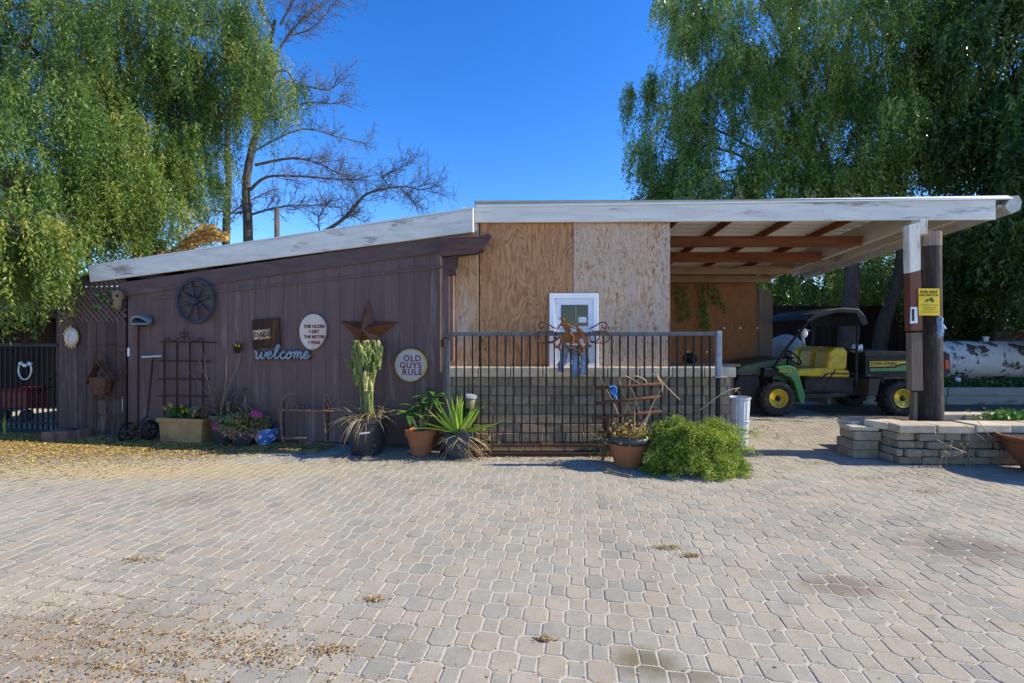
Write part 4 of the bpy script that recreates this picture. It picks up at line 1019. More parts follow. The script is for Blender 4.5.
# ------------------------------------------------------------------ low block wall
bw=thing('block_wall','low split face block wall with a pale cap behind the iron railing','wall',(.8,5.6,0))
YW=5.66; zc=P(0,367,YW-.03).z; zc0=P(0,377,YW).z
xL,xRw=P(446,0,YW).x,P(731,0,YW).x
mb=MB(); row=0; z=.0
hs=[.105,.105,.095,.105,.105,.095,.105,.105,.105,.1]
rows=8; hrow=zc0/rows
for r in range(rows):
    x=xL-.12*(r%2)
    while x<xRw-.02:
        wd=random.choice([.15,.2,.2,.28,.3]); a=max(x,xL); b=min(x+wd,xRw)
        if b-a>.03: mb.box(((a+b)/2,YW+.05+uni(-.006,.006),r*hrow+hrow/2),(b-a-.007,.10,hrow-.007))
        x+=wd
# right end return
for r in range(rows):
    mb.box((xRw-.05,YW+.21,r*hrow+hrow/2),(.12,.2,hrow-.007))
mb.build('blocks',m_block,bw,bevel=.008)
mb=MB(); mb.box2((xL,YW+.02,0),(xRw-.01,YW+.09,zc0)); mb.build('mortar',m_mortar,bw)
mb=MB(); x=xL
while x<xRw+.04:
    b=min(x+.40,xRw+.05); mb.box(((x+b)/2,YW+.055,(zc+zc0)/2),(b-x-.006,.19,zc-zc0)); x+=.40
mb.build('cap',m_stonecap,bw,bevel=.012,seg=2)

# ------------------------------------------------------------------ iron railing gate
YG=5.46
rg=thing('iron_railing','black iron railing gate of thin upright bars before the low block wall','railing',P(580,455,YG))
ztop=P(0,332,YG).z; zbot=P(0,447,YG).z; xa,xb=P(448,0,YG).x,P(718,0,YG).x
mb=MB(); mb.box2((xa,YG-.02,ztop-.045),(xb+.02,YG+.02,ztop)); mb.build('top_rail',m_irontop,rg,bevel=.004)
mb=MB(); mb.box2((xa,YG-.018,zbot),(xb,YG+.018,zbot+.04)); mb.build('bottom_rail',m_rust,rg,bevel=.004)
mb=MB(); mb.box2((xa-.1,YG-.05,0),(xb,YG+.05,.045)); mb.build('track',m_rustdark,rg,bevel=.004)
nb=32
for i in range(nb):
    X=xa+(xb-xa)*(i+1)/(nb+1); mb=MB(); mb.box2((X-.0085,YG-.0085,zbot+.02),(X+.0085,YG+.0085,ztop-.04)); mb.build('bar',m_iron,rg)
mb=MB(); mb.box2((xa-.02,YG-.022,.04),(xa+.022,YG+.022,ztop-.046)); mb.build('left_post',m_irontop,rg,bevel=.004)
mb=MB(); zz=P(0,376,YG).z; mb.box2((xb-.025,YG-.03,zz),(xb+.035,YG+.03,ztop+.012)); p=P(720,377,YG); mb.box((p.x,YG,p.z),(.15,.07,.014)); mb.build('right_post',M('dull_grey_steel',(.27,.30,.34),(.19,.21,.24),9,rough=.5,bump=.15),rg,bevel=.006)
mb=MB(); mb.box2((xb-.02,YG-.02,0),(xb+.02,YG+.02,zz)); mb.build('lower_post',m_iron,rg)
mb=MB(); mb.box(P(443,343,5.36),(.05,.04,.09)); mb.box(P(446,338,5.38),(.09,.03,.02)); mb.build('latch',m_rustdark,rg,bevel=.004)
# rider ornament
hr=thing('rider_ornament','orange rusty cutout of a horse and rider mounted on the iron railing','ornament',P(575,385,YG-.05))
Z3=lambda x,y:P(535+x/9.11,305+y/9.11,YG-.05)
YV0=vec(0,1,0)
def flat(name,pts,th=.014,mat=None,d=0): mb=MB(); mb.slab([Z3(x,y)+vec(0,d,0) for x,y in pts],YV0,th); return mb.build(name,mat or m_rustorange,hr)
flat('horse_body',[(238,275),(262,252),(300,248),(350,256),(385,250),(402,262),(424,300),(400,340),(345,350),(292,344),(252,362),(226,332)])
flat('horse_neck',[(384,252),(372,196),(384,172),(396,205),(424,222),(470,272),(484,300),(450,318),(428,300),(404,264)],.014,None,.002)
flat('horse_head',[(448,262),(482,288),(492,340),(490,392),(474,404),(460,372),(444,318)],.014,None,-.003)
flat('rider_torso',[(246,156),(264,142),(280,146),(304,176),(322,214),(340,252),(318,268),(282,250),(258,214)],.014,None,-.006)
flat('rider_hat',[(218,122),(238,116),(240,98),(262,100),(268,116),(288,120),(286,126),(220,130)],.014,None,-.004)
mb=MB(); mb.ball(Z3(256,134),(.022,.012,.024),10,7); mb.build('rider_head',m_rustorange,hr,smooth=True)
mb=MB()
for pts,r_ in (([(290,172),(325,196),(368,212)],.012),([(254,160),(224,186),(208,226)],.012),([(312,250),(348,292),(336,336),(352,350)],.017),
   ([(398,318),(416,370),(402,412),(430,464)],.015),([(380,338),(424,366),(440,392),(436,430)],.014),([(262,340),(300,384),(345,394),(380,412)],.016),([(244,340),(216,372),(238,424)],.016),
   ([(238,284),(200,310),(174,340),(204,392)],.018),([(330,210),(390,200),(440,290),(478,350)],.005)):
    mb.tube(crom([Z3(x,y)-vec(0,.004,0) for x,y in pts],4),r_,6)
mb.each('limb_rod',m_rustorange,hr,smooth=True)
mb=MB()
for s in (1,-1):
    c0=345
    f=lambda x:c0+s*(x-c0)
    for pts in ([(500,215),(540,195),(600,160),(640,160),(655,185),(640,210),(615,205),(610,185)],[(505,240),(495,270),(510,320),(550,335),(580,310),(585,265),(575,245)],[(500,335),(560,345),(640,340),(675,315),(680,275),(660,248),(600,240),(520,240)]):
        mb.tube(crom([Z3(f(x),y) for x,y in pts],4),.009,6)
mb.each('scroll',m_rust,hr,smooth=True)
jn=thing('hanging_jeans','faded blue denim rags hanging on the railing below the rusty rider','clothing',P(575,378,YG-.03))
for k,(pts,wd) in enumerate((([(285,370),(280,430),(262,500),(248,560),(240,615)],[.04,.045,.045,.04,.03]),([(345,370),(365,440),(380,520),(372,590),(360,660)],[.05,.05,.045,.042,.04]),([(440,370),(450,430),(462,500),(458,570),(450,640)],[.045,.05,.05,.045,.04]))):
    mb=MB(); c=[Z3(x,y)+vec(0,.10-.01*k,0) for x,y in pts]; q4=crom(c,4); vs=[];n=14
    for i,p in enumerate(q4):
        wv=wd[min(4,i//4)]*(1+.12*math.sin(i*1.3+k))
        for j in range(n):
            a=2*PI*j/n; vs.append(p+vec(math.cos(a)*wv+.006*math.sin(i*.9+j),math.sin(a)*.022+.009*math.sin(j*2.3+i*.6),0))
    m2=len(q4); fs=[(i*n+j,i*n+(j+1)%n,(i+1)*n+(j+1)%n,(i+1)*n+j) for i in range(m2-1) for j in range(n)]+[tuple(range(n)),tuple((m2-1)*n+j for j in range(n))]
    mb.add(vs,fs); mb.build('leg',m_denim,jn,smooth=True)
mb=MB(); p=Z3(365,395)+vec(0,.11,0); mb.box(p,(.28,.05,.10)); mb.build('waist',m_denim,jn,bevel=.02,seg=2)
mb=MB(); p=G(571,455); mb.lathe([(0,.035),(.04,.03),(.07,.015),(.078,0),(.084,.0),(.084,-.004),(0,-.004)],(p.x,p.y,.007),20); o=mb.build('white_disc',m_pvc,smooth=True); tag(o,'small white plastic disc lying on the ground at the foot of the railing','disc')

# ------------------------------------------------------------------ pots and plants
def pot(prof,c,mat,parent,name='pot',n=28,inner=.02,tilt=0):
    """closed pot wall: outer profile + inner lip and soil disc"""
    mb=MB(); r,h=prof[-1]; pr=prof+[(r-inner,h),(r-inner-.005,h-.05)]; mb.lathe(pr,c,n); o=mb.build(name,mat,parent,smooth=True)
    m=o.modifiers.new('Edges','EDGE_SPLIT'); m.split_angle=math.radians(35)
    mb=MB(); mb.lathe([(0,h-.035),(r-inner-.004,h-.045),(r-inner-.004,h-.06)],c,n); mb.build('soil',m_soil,parent)
    return o
# dark tall pot with dead stalks
c=G(225,443.5)
t=thing('dead_plant','tall dead brown stalks in a dark blue pot beside the concrete planter','plant',c)
pot([(.0,0),(.13,0),(.17,.30),(.18,.36),(.19,.36),(.19,.40)],c,m_potblack,t)
mb=MB()
for i in range(36):
    b=c+vec(uni(-.1,.1),uni(-.1,.1),.36); L=uni(.35,1.0) if i<14 else uni(.2,.5); d=vec(uni(-.5,.55),uni(-.3,.2),1).normalized(); e=[b]
    for k in range(5): d=(d+vec(uni(-.12,.16),uni(-.1,.1),-.08 if k>2 else 0)).normalized(); e.append(e[-1]+d*L/5)
    mb.tube(e,[.007,.006,.005,.004,.003,.002],4)
mb.build('stalks',m_drybrown,t)
mb=MB()
for i in range(130): mb.blade(c+vec(uni(-.30,.34),uni(-.2,.1),.4+uni(0,.45)*random.random()),vec(uni(-1,1),uni(-.7,.4),uni(-1,.6)),uni(.08,.2),uni(.012,.03),1.0,3,r=random.random())
p=c+vec(-.16,-.1,.38)
for i in range(9): mb.blade(p+vec(uni(-.08,.02),0,uni(.0,.18)),vec(-.5+uni(-.3,.6),-.3,.6),uni(.15,.3),.035,2.2,5,r=uni(.7,1))
mb.build('dry_leaves',m_drybrown,t)
# pink flower plant in black pot
c=G(243,446)
t=thing('flowering_plant','bushy pink flowered plant with reddish leaves in a small black pot','plant',c)
pot([(.0,0),(.10,0),(.14,.17),(.155,.17),(.155,.21)],c,m_potblack,t)
n=1500; d=RNG.normal(size=(n,3)); d/=np.linalg.norm(d,axis=1,keepdims=True); Bp=np.array(c+UP*.27)+d*RNG.uniform(.3,1,(n,1))**.5*np.array([.30,.2,.16])+np.array([.02,0,0])
quads('foliage',Bp,d+RNG.normal(0,.6,(n,3)),RNG.uniform(.03,.075,n),RNG.uniform(.018,.035,n),np.where(Bp[:,2]<c.z+.25,RNG.uniform(.45,1,n),RNG.uniform(0,.75,n)),m_redgreen,t)
for x,y in ((216.5,425.5),(256,412.5),(261,414.5),(254,414)):
    p=W(x,y,.36); mb=MB()
    for j in range(10):
        o_=vec(uni(-.025,.025),uni(-.03,.0),uni(-.018,.018))
        for k in range(5):
            a=2*PI*k/5; mb.blade(p+o_,WX*math.cos(a)+UP*math.sin(a)+WN*.7,.028,.022,.2,2,r=random.random())
    mb.build('flower',m_pink,t)
# blue patterned pot
c=G(266,444.5)
t=thing('patterned_pot','small white bowl pot with blue and red pattern beside the wire bench','pot',c)
pot([(.0,0),(.085,0),(.09,.02),(.13,.08),(.15,.16),(.155,.20),(.17,.20),(.17,.225)],c,m_bluewhite,t)
mb=MB()
for i in range(26): mb.blade(c+vec(uni(-.08,.1),uni(-.08,.08),.19),vec(uni(-1,1),uni(-1,1),1),uni(.08,.2),.02,.8,4,r=random.random())
mb.build('sprout',m_darkleaf,t)
# cactus in black pot
c=G(367,453); c=vec(c.x,c.y-.0,0)
t=thing('cactus','tall clump of thin pale green cactus columns in the big black pot','cactus',c+UP*.42)
pt=thing('nursery_pot','large black plastic pot holding the tall cactus','pot',c)
pot([(.0,0),(.175,0),(.18,.01),(.245,.40),(.265,.40),(.272,.45)],c,m_potblack,pt,n=36)
mb=MB(); p=c+vec(.03,-.232,.28); mb.slab([p+vec(-.045,.0,0),p+vec(.075,.004,.012),p+vec(.075,.004,.03),p+vec(-.045,0,.018)],vec(0,-1,.1),.004); mb.build('label',m_pvc,pt)
mb=MB(); mb2=MB()
def stem(mb,pts,r,rv,ribs=6):
    q=crom(pts,5); n=ribs*2; vs=[]; m=len(q)
    for i,p in enumerate(q):
        tt=i/(m-1); rr=r*(1 if tt<.85 else math.sqrt(max(.02,1-((tt-.85)/.15)**2)))*(.88+.16*math.sin(i*1.5+rv*9))
        for k in range(n):
            a=2*PI*k/n; q_=rr*(1.18 if k%2==0 else .74); vs.append(p+vec(math.cos(a)*q_,math.sin(a)*q_,0))
    fs=[(i*n+k,i*n+(k+1)%n,(i+1)*n+(k+1)%n,(i+1)*n+k) for i in range(m-1) for k in range(n)]+[tuple((m-1)*n+k for k in range(n))]
    mb.add(vs,fs,rv)
zt_=P(0,340,5.45).z
for i in range(105):
    a=uni(0,2*PI); rt_=.22*math.sqrt(random.random()); base=c+vec(uni(-.08,.05),uni(-.06,.06),.42); top=c+vec(-.02+rt_*math.cos(a)*1.0,rt_*math.sin(a)*.8,zt_-uni(0,.28)*random.random()-(.1 if rt_>.2 else 0))
    if i>14:   # side arms starting higher up
        f=uni(.3,.92); base=base.lerp(top,f)+vec(uni(-.02,.02),uni(-.02,.02),0); top=base+vec(uni(-.075,.075),uni(-.09,.03),uni(.10,.30)); top.z=min(top.z,zt_)
    mid=base.lerp(top,.5)+vec((base.x-top.x)*.25,(base.y-top.y)*.25,0)
    stem(mb,[base,mid,top],uni(.015,.024),min(1,max(0,random.gauss(.45,.3))))
mb.build('stems',m_cactus,t)
def tuft(name,label,cat,c,n,L,spread,mat,w=.008,droop=1.6,zup=.8,bias=(0,0),h0=0,rr=.1):
    mb=MB()
    for i in range(n):
        a=uni(0,2*PI); b=c+vec(math.cos(a)*uni(0,rr),math.sin(a)*uni(0,rr),h0)
        mb.blade(b,vec(math.cos(a)*spread*random.random()+bias[0],math.sin(a)*spread*random.random()+bias[1],zup),L*uni(.5,1.2),w*uni(.6,1.4),droop*uni(.5,1.3),5,r=random.random(),fold=.1)
    o=mb.build(name,mat)
    return tag(o,label,cat)
tuft('dry_grass','straw coloured dry grass spilling over the rim of the big black pot','grass',c,170,.42,1.3,m_straw,.009,1.9,.7,(-.25,-.1),.42,.22)
# plumeria in terracotta pot
c=G(421,454.5)
t=thing('plumeria_plant','leafy green plant with long glossy leaves in a terracotta pot','plant',c+UP*.3)
pt=thing('terracotta_pot','round terracotta pot holding the long leaved green plant','pot',c)
pot([(.0,0),(.115,0),(.165,.235),(.185,.235),(.195,.32)],c,m_terra,pt)
mb=MB(); mb2=MB()
for (dx,dy,dz) in ((-.12,-.08,.30),(.03,-.05,.22),(.16,.02,.55),(.06,.06,.42),(-.02,.05,.35)):
    tip=c+vec(dx,dy,.30+dz*.75); mb.tube([c+vec(dx*.2,dy*.2,.27),c+vec(dx*.6,dy*.6,.3+dz*.35),tip],[.016,.014,.012],7)
    n=9
    for k in range(n):
        a=2*PI*k/n+uni(-.2,.2); mb2.blade(tip-UP*uni(0,.04),vec(math.cos(a),math.sin(a),uni(.1,.75)),uni(.2,.34),uni(.055,.075),uni(.5,1.1),6,.12,lambda t:math.sin(PI*min(1,t*.93+.07))**.8,random.random())
mb.build('stem',m_straw,t); mb2.build('leaves',m_plumleaf,t)
# aloe in grey pot
c=G(459,457)
t=thing('aloe_plant','spiky yellow green aloe with upright pointed leaves in the chipped grey pot','plant',c+UP*.3)
pt=thing('chipped_pot','chipped dark grey pot with the spiky aloe in front of the railing','pot',c)
pot([(.0,0),(.12,0),(.15,.12),(.17,.22),(.165,.30)],c,m_potgrey,pt)
mb=MB(); mb.box(c+vec(.06,-.16,.22),(.14,.02,.2),ry=.15); mb.tube([c+vec(.0,-.17,.26),c+vec(.02,-.19,.34),c+vec(.08,-.17,.36),c+vec(.11,-.16,.3)],.012); mb.build('broken_shard',m_potgrey,pt,bevel=.01)
mb=MB()
for i in range(36):
    a=uni(0,2*PI); f=i/36; el=.55+1.9*(1-f)*uni(.7,1.2); d=vec(math.cos(a),math.sin(a)*.8,el)
    mb.blade(c+vec(math.cos(a)*.05,math.sin(a)*.05,.27),d,uni(.42,.58)*(1 if f<.6 else .85),uni(.055,.07),-.25+.9*f*random.random(),7,.32,lambda t:(1-t**1.6)*.95+.03,random.random(),.25)
mb.blade(c+vec(.05,-.05,.30),vec(1,-.1,.15),.55,.05,-.3,7,.3,lambda t:(1-t**1.6)+.03,.6,.2); mb.blade(c+vec(-.05,-.05,.30),vec(-1,-.1,.3),.5,.05,.3,7,.3,lambda t:(1-t**1.6)+.03,.7,.2)
mb.build('leaves',m_aloe,t)
mb=MB()
for i in range(40): mb.blade(c+vec(uni(-.15,.15),uni(-.15,-.05),.26),vec(uni(-.8,1.4),uni(-.5,0),uni(-.6,.4)),uni(.15,.45),.012,1.0,4,r=random.random())
mb.build('dead_leaves',m_straw,t)
# solar lamp
t=thing('solar_lamp','small garden lamp on a stake rising out of the aloe pot','lamp',c+vec(.08,.06,.28))
b=P(467,425,5.38); p=P(470,404,5.36); mb=MB(); mb.tube([b-UP*.15,b,P(469,412,5.37)],.018,8); mb.build('stake',m_black,t)
mb=MB(); ax=(p-b).normalized(); ex=vec(1,0,0); ex=(ex-ax*ex.dot(ax)).normalized(); ey=ax.cross(ex)
q0=P(469.3,410,5.37)
mb.lathe([(.03,0),(.045,.02),(.055,.15),(.0,.15)],q0,14,(ex,ey,ax)); mb.build('shade',M('frosted_lamp_plastic',(.24,.20,.10),(.16,.135,.07),8,rough=.4),t,smooth=True)
mb=MB(); mb.lathe([(.03,-.01),(.06,.15),(.068,.152),(.068,.18),(.0,.185)][1:],q0,16,(ex,ey,ax)); mb.build('cap',m_galv,t)
mb=MB(); mb.lathe([(.025,-.02),(.036,-.015),(.048,.025),(.03,.03)],q0,14,(ex,ey,ax)); mb.build('collar',m_black,t)
# terracotta pot with leaning trellis
c=G(628,466); 
pt=thing('terracotta_pot','basket textured terracotta pot with dark rim holding the leaning trellis','pot',c)
N=NT('woven_terracotta'); v=N.n.new('ShaderNodeTexWave'); v.inputs['Scale'].default_value=14; v.inputs['Distortion'].default_value=1.5; N.link(N.tc.outputs['Object'],v.inputs['Vector'])
_c=N.mix(N.noise(9),(.40,.165,.07),(.28,.105,.045)); N.bump(v.outputs['Fac'],.5,.012); m_woven=N.done(_c,.8,0,.2)
pot([(.0,0),(.135,0),(.15,.03),(.215,.27),(.22,.28)],c,m_woven,pt)
mb=MB(); mb.lathe([(.205,.265),(.235,.27),(.24,.335),(.22,.345),(.20,.335)],c,30,cap=False); mb.build('rim',m_potblack,pt,smooth=True)
mb=MB(); mb.lathe([(0,.30),(.21,.295)],c,24); mb.build('soil',m_soil,pt)
t=thing('garden_trellis','small brown rod trellis leaning over the basket textured terracotta pot','trellis',c+UP*.3)
YT=c.y-.02; Z4=lambda x,y,d=0:P(580+x/5.69,360+y/5.69,YT+d)
mb=MB()
for (a,b) in (((82,162),(455,135)),((90,246),(457,208)),((98,330),(460,292)),((100,413),(330,388))): mb.tube([Z4(*a),Z4(*b)],.017,8)
mb.each('crossbar',m_rust,t,smooth=True)
mb=MB()
for (a,b) in (((128,165),(148,420)),((218,150),(236,430)),((310,150),(322,430)),((405,145),(412,300))): mb.tube([Z4(*a,.03),Z4(*b,.03)],.015,8)
mb.each('upright',m_rustdark,t,smooth=True)
mb=MB()
for x,y in ((160,160),(200,150),(205,205)): pass
pts=[(165,155),(190,150),(205,160),(200,190),(175,185),(195,200),(210,225)]
mb.tube(crom([Z4(x,y,-.03) for x,y in pts],3),.014,6); mb.slab([Z4(170,175,-.03),Z4(205,150,-.03),Z4(215,225,-.03),Z4(195,200,-.03)],vec(0,-1,0),.006)
o=mb.build('blue_ribbon',M('bright_blue_cloth',(.03,.17,.42),(.02,.11,.30),9,rough=.7)); tag(o,'bright blue ribbon tied on the small brown trellis','ribbon')
t=thing('dry_climber','dry tan stalks and yellowed leaves growing through the small trellis','plant',c+UP*.31)
mb=MB(); 
for i in range(9):
    b=c+vec(uni(-.12,.15),uni(-.1,.1),.3); d=vec(uni(-.25,.35),uni(-.15,.1),1); L=uni(.35,.85); e=[b]
    for k in range(6): d=(d+vec(uni(-.15,.18),uni(-.08,.08),-.14*(k>2))).normalized(); e.append(e[-1]+d*L/6)
    mb.tube(e,[.006,.0055,.005,.004,.003,.002,.0015],4)
for x in (0,3):   # pale curved canes above
    mb.tube(crom([Z4(300+15*x,330),Z4(250+20*x,200),Z4(225+18*x,110+6*x),Z4(255+20*x,92),Z4(300+22*x,110),Z4(345+12*x,138)],4),.006,4)
mb.build('stalks',m_straw,t)
n=900; Bp=np.array(c+UP*.36)+RNG.normal(size=(n,3))*np.array([.12,.09,.05]); quads('yellow_leaves',Bp,RNG.normal(size=(n,3))+np.array([0,0,.7]),RNG.uniform(.02,.055,n),RNG.uniform(.01,.025,n),RNG.uniform(.1,.95,n),m_litter,t)
# asparagus bush
cb=G(693,474); cb=vec(cb.x,cb.y+.12,0)
t=thing('asparagus_bush','big feathery bright green bush spreading on the pavers before the block wall','bush',cb)
def feathery(c,rx,ry,hz,nst,seed):
    B=[];A=[];R=[]; ST=MB()
    for i in range(nst):
        a=uni(0,2*PI); rr=math.sqrt(random.random()); tip=c+vec(math.cos(a)*rr*rx,math.sin(a)*rr*ry,hz*uni(.15,1.1)*(1-.45*rr**2)*(1+.3*math.sin(a*3+1))); b=c+vec(uni(-.12,.12),uni(-.08,.08),.02)
        mid=b.lerp(tip,.55)+UP*(.12+.22*rr); e=tip+vec(math.cos(a)*.10,math.sin(a)*.06-.03,-.08-.15*random.random()*rr)
        q=crom([b,mid,tip,e],6); ST.tube(q,.004,3,cap=False); tone=random.gauss(.48,.22)
        for k in range(5,len(q)):
            for _ in range(20):
                o=vec(random.gauss(0,.026),random.gauss(0,.026),random.gauss(0,.02)); p=q[k]+o
                if p.z<.01: p.z=.01+random.random()*.03
                B.append(tuple(p)); A.append((o.x*8+random.gauss(0,.5),o.y*8+random.gauss(0,.5),random.gauss(.25,.5))); R.append(tone+random.gauss(0,.15))
    for i in range(60):
        a=uni(0,2*PI); e=c+vec(math.cos(a)*rx*uni(.4,1.3),math.sin(a)*ry*uni(.3,1.15),uni(.12,hz*1.15)); q=crom([c+UP*.05,c.lerp(e,.5)+UP*.2,e,e+vec(math.cos(a)*.08,0,-.06)],6); ST.tube(q,.004,3,cap=False); tone=random.gauss(.6,.2)
        for k in range(6,len(q)):
            for _ in range(14):
                o=vec(random.gauss(0,.03),random.gauss(0,.03),random.gauss(0,.018)); p=q[k]+o; p.z=max(p.z,.01)
                B.append(tuple(p)); A.append((o.x*8+random.gauss(0,.4),o.y*8+random.gauss(0,.4),random.gauss(.2,.4))); R.append(tone+random.gauss(0,.15))
    return ST,np.array(B),np.array(A),np.array(R)
ST,B_,A_2,R_2=feathery(cb+vec(.05,0,0),.49,.28,.43,135,0)
n=len(B_); quads('foliage',B_,A_2,RNG.uniform(.02,.05,n),RNG.uniform(.005,.011,n),R_2,m_bush,t); ST.build('stem',m_plumleaf,t)
t2=MB()
for (a,b,c_) in ((P(690,440,4.75),P(715,458,4.7),G(752,479)),(P(745,435,5.0),P(765,425,5.0),P(778,434,5.0)),(P(680,400,5.2),P(665,385,5.2),P(655,372,5.2)),(P(700,410,5.2),P(725,392,5.2),P(740,388,5.2)),(P(745,440,5),P(770,430,5.1),P(790,440,5.1))):
    q5=crom([a,b,c_],8); t2.tube(q5,.005,4)
    for p in q5[8:]:
        if random.random()<.7: t2.blade(p,vec(uni(-1,1),-.2,uni(-1,.3)),uni(.05,.12),.012,.6,3,r=.8)
o=t2.build('dry_stalk',m_straw); tag(o,'long dry straw stalks arching out of the feathery green bush','stalks')
# small weed left of pot
for lab,pxy,n in (('scraggly green weed between the terracotta pot and the railing',(603,462),160),('low weed clump at the right of the aloe pot',(484,458),120)):
    p=G(*pxy); t=thing('weed_clump',lab,'weed',p); mb=MB()
    for i in range(14):
        e=p+vec(uni(-.12,.12),uni(-.06,.06),uni(.1,.4)); mb.tube(crom([p,p.lerp(e,.5)+vec(0,0,.04),e],3),.003,3)
    mb.build('stem',m_drybrown,t)
    Bp=np.array(p)+np.stack([RNG.normal(0,.08,n),RNG.normal(0,.05,n),RNG.uniform(.02,.36,n)],1); quads('leaves',Bp,RNG.normal(size=(n,3)),RNG.uniform(.02,.05,n),RNG.uniform(.01,.025,n),RNG.uniform(.1,.9,n),m_redgreen,t)
mb=MB(); mb.tube(crom([G(601,468)+UP*.02,G(607,472)+UP*.03,G(618,475)+UP*.02,G(632,478)+UP*.02],4),0.011,7); o=mb.build('garden_hose',m_drybrown,smooth=True); tag(o,'short grey root like hose piece lying before the terracotta pot','hose')
# trash can
c=vec(P(739,420,5.95).x,5.95,0)
t=thing('trash_can','galvanised ribbed metal trash can at the end of the low block wall','trash can',c)
hc=.64; mb=MB(); n=48; vs=[]
prof=[(.095,0),(.10,.02),(.128,hc-.05),(.128,hc-.02),(.14,hc-.02),(.142,hc),(.128,hc),(.12,hc-.02),(.09,.05)]
for i,(r_,h) in enumerate(prof):
    for k in range(n):
        a=2*PI*k/n; q_=r_*(1+(.022 if k%3==0 else -.012)*(1 if i in(1,2) else 0)); vs.append(c+vec(q_*math.cos(a),q_*math.sin(a),h))
mb.add(vs,[(i*n+k,i*n+(k+1)%n,(i+1)*n+(k+1)%n,(i+1)*n+k) for i in range(len(prof)-1) for k in range(n)]+[tuple(range(n-1,-1,-1)),tuple((len(prof)-1)*n+k for k in range(n))])
mb.build('can',m_zinc,t); mb=MB(); mb.lathe([(.13,.33),(.136,.335),(.13,.345)],c,30,cap=False); mb.build('band',m_galv,t,smooth=True)

# ------------------------------------------------------------------ pole, boards, signs
xp,yp=P(930,0,5.5).x,5.52
pl=thing('utility_pole','thick dark weathered wooden pole holding up the carport corner','pole',(xp,yp,0))
ztp=P(0,247,yp).z; mb=MB(); zs=[0,.5,1.0,1.5,2.0,ztp]
mb.lathe([(.150,0),(.143,.5),(.135,1.0),(.13,1.5),(.125,2.0),(.122,ztp),(0,ztp)],(xp,yp,0),22,wob=.02); mb.build('shaft',m_pole,pl,smooth=False)
mb=MB(); mb.lathe([(.123,ztp),(.122,P(0,233,yp).z),(0,P(0,233,yp).z)],(xp,yp,0),22,wob=.02); mb.build('pole_top',m_poletop,pl)
mb=MB(); YQ=5.36; mb.slab([P(x,y,YQ) for x,y in((920,234),(928,234),(928,219),(920,219))],vec(0,1,0),.12); mb.build('top_block',m_whitepost,pl,bevel=.004)
mb=MB(); mb.slab([P(x,y,YQ) for x,y in((910,273),(921,270),(920.5,222),(909,225))],vec(0,1,0),.09); mb.build('white_board',m_whitepost,pl,bevel=.004)
mb=MB(); mb.slab([P(x,y,YQ) for x,y in((911,331),(923,330.5),(921.2,270.5),(910,273.5))],vec(0,1,0),.09); mb.build('brown_board',m_brownboard,pl,bevel=.004)
mb=MB(); mb.slab([P(x,y,YQ+.01) for x,y in((912,391),(923.5,390.5),(922.5,332.5),(911.5,332.5))],vec(0,1,0),.08); mb.build('grey_board',m_greyboard,pl,bevel=.004)
mb=MB(); mb.slab([P(x,y,YQ+.04) for x,y in((913,424),(918,424),(918,392),(914,392))],vec(0,1,0),.06); mb.build('lower_board',m_greyboard,pl,bevel=.004)
ys=thing('for_sale_sign','bright yellow printed for sale card pinned to the dark pole','sign',P(929,315,5.33))
Yq=5.335; mb=MB(); mb.slab([P(x,y,Yq) for x,y in((919,315.5),(940,315.5),(939.5,288.5),(918.5,288.5))],vec(0,1,0),.004); cd=mb.build('card',m_yellowsign,ys)
fx,fy,fz=vec(1,0,0),vec(0,0,1),vec(0,-1,0); Y5=Yq-.003
text('FOR SALE',.047,m_ink,cd,P(929,292,Y5),fx,fy,fz,bold=.001); text('OLD TRACTOR',.032,m_ink,cd,P(929,295.2,Y5),fx,fy,fz)
for s,y in (('_______________',305),('_____________',307.2),('___________',309.3),('_______________',312.0)):
    mb=MB(); w_=len(s)*.0065; p=P(929.2,y,Y5); mb.box((p.x,p.y,p.z),(w_*2,.001,.006)); mb.build('print_line',m_ink,cd)
mb=MB()  # little tractor print
p=P(929.5,300.3,Y5); mb.box((p.x-.0,p.y,p.z+.005),(.07,.002,.02)); mb.box((p.x+.02,p.y,p.z+.022),(.03,.002,.02)); mb.lathe([(0,.001),(.02,.001),(.02,-.001),(0,-.001)],(p.x+.035,p.y,p.z-.006),12,'Y'); mb.lathe([(0,.001),(.013,.001),(.013,-.001),(0,-.001)],(p.x-.035,p.y,p.z-.01),12,'Y'); mb.build('tractor_print',m_greenink,cd)
tm=thing('thermometer','small white thermometer plate on the brown board of the pole','thermometer',P(914,323,5.33))
mb=MB(); mb.slab([P(x,y,YQ-.012) for x,y in((910.5,323.5),(917.8,323),(917.5,307),(911,307))],vec(0,1,0),.01); pb_=mb.build('plate',m_pvc,tm,bevel=.002)
mb=MB(); mb.slab([P(x,y,YQ-.016) for x,y in((912,321),(914.5,321),(914.5,309),(912,309))],vec(0,1,0),.003); mb.build('scale',m_ink,pb_)
mb=MB()
mb.tube(crom([P(937,313,5.37),P(940,318,5.36)],3),.006,5); mb.ball(P(940,319,5.35),(.022,.02,.026),8,6,noise=.2)
for i in range(9):
    mb.blade(P(939.5+uni(-1.2,1.2),318.5,5.35+uni(-.02,.02)),vec(uni(-.35,.35),uni(-.3,.1),-1),uni(.12,.27),uni(.035,.06),-.1,6,.35,lambda t:.55+.45*math.sin(t*4+i),random.random())
o=mb.build('hanging_rag',m_cloth,smooth=True,solid=.006); tag(o,'pale blue knotted rag hanging on the right side of the dark pole','rag')

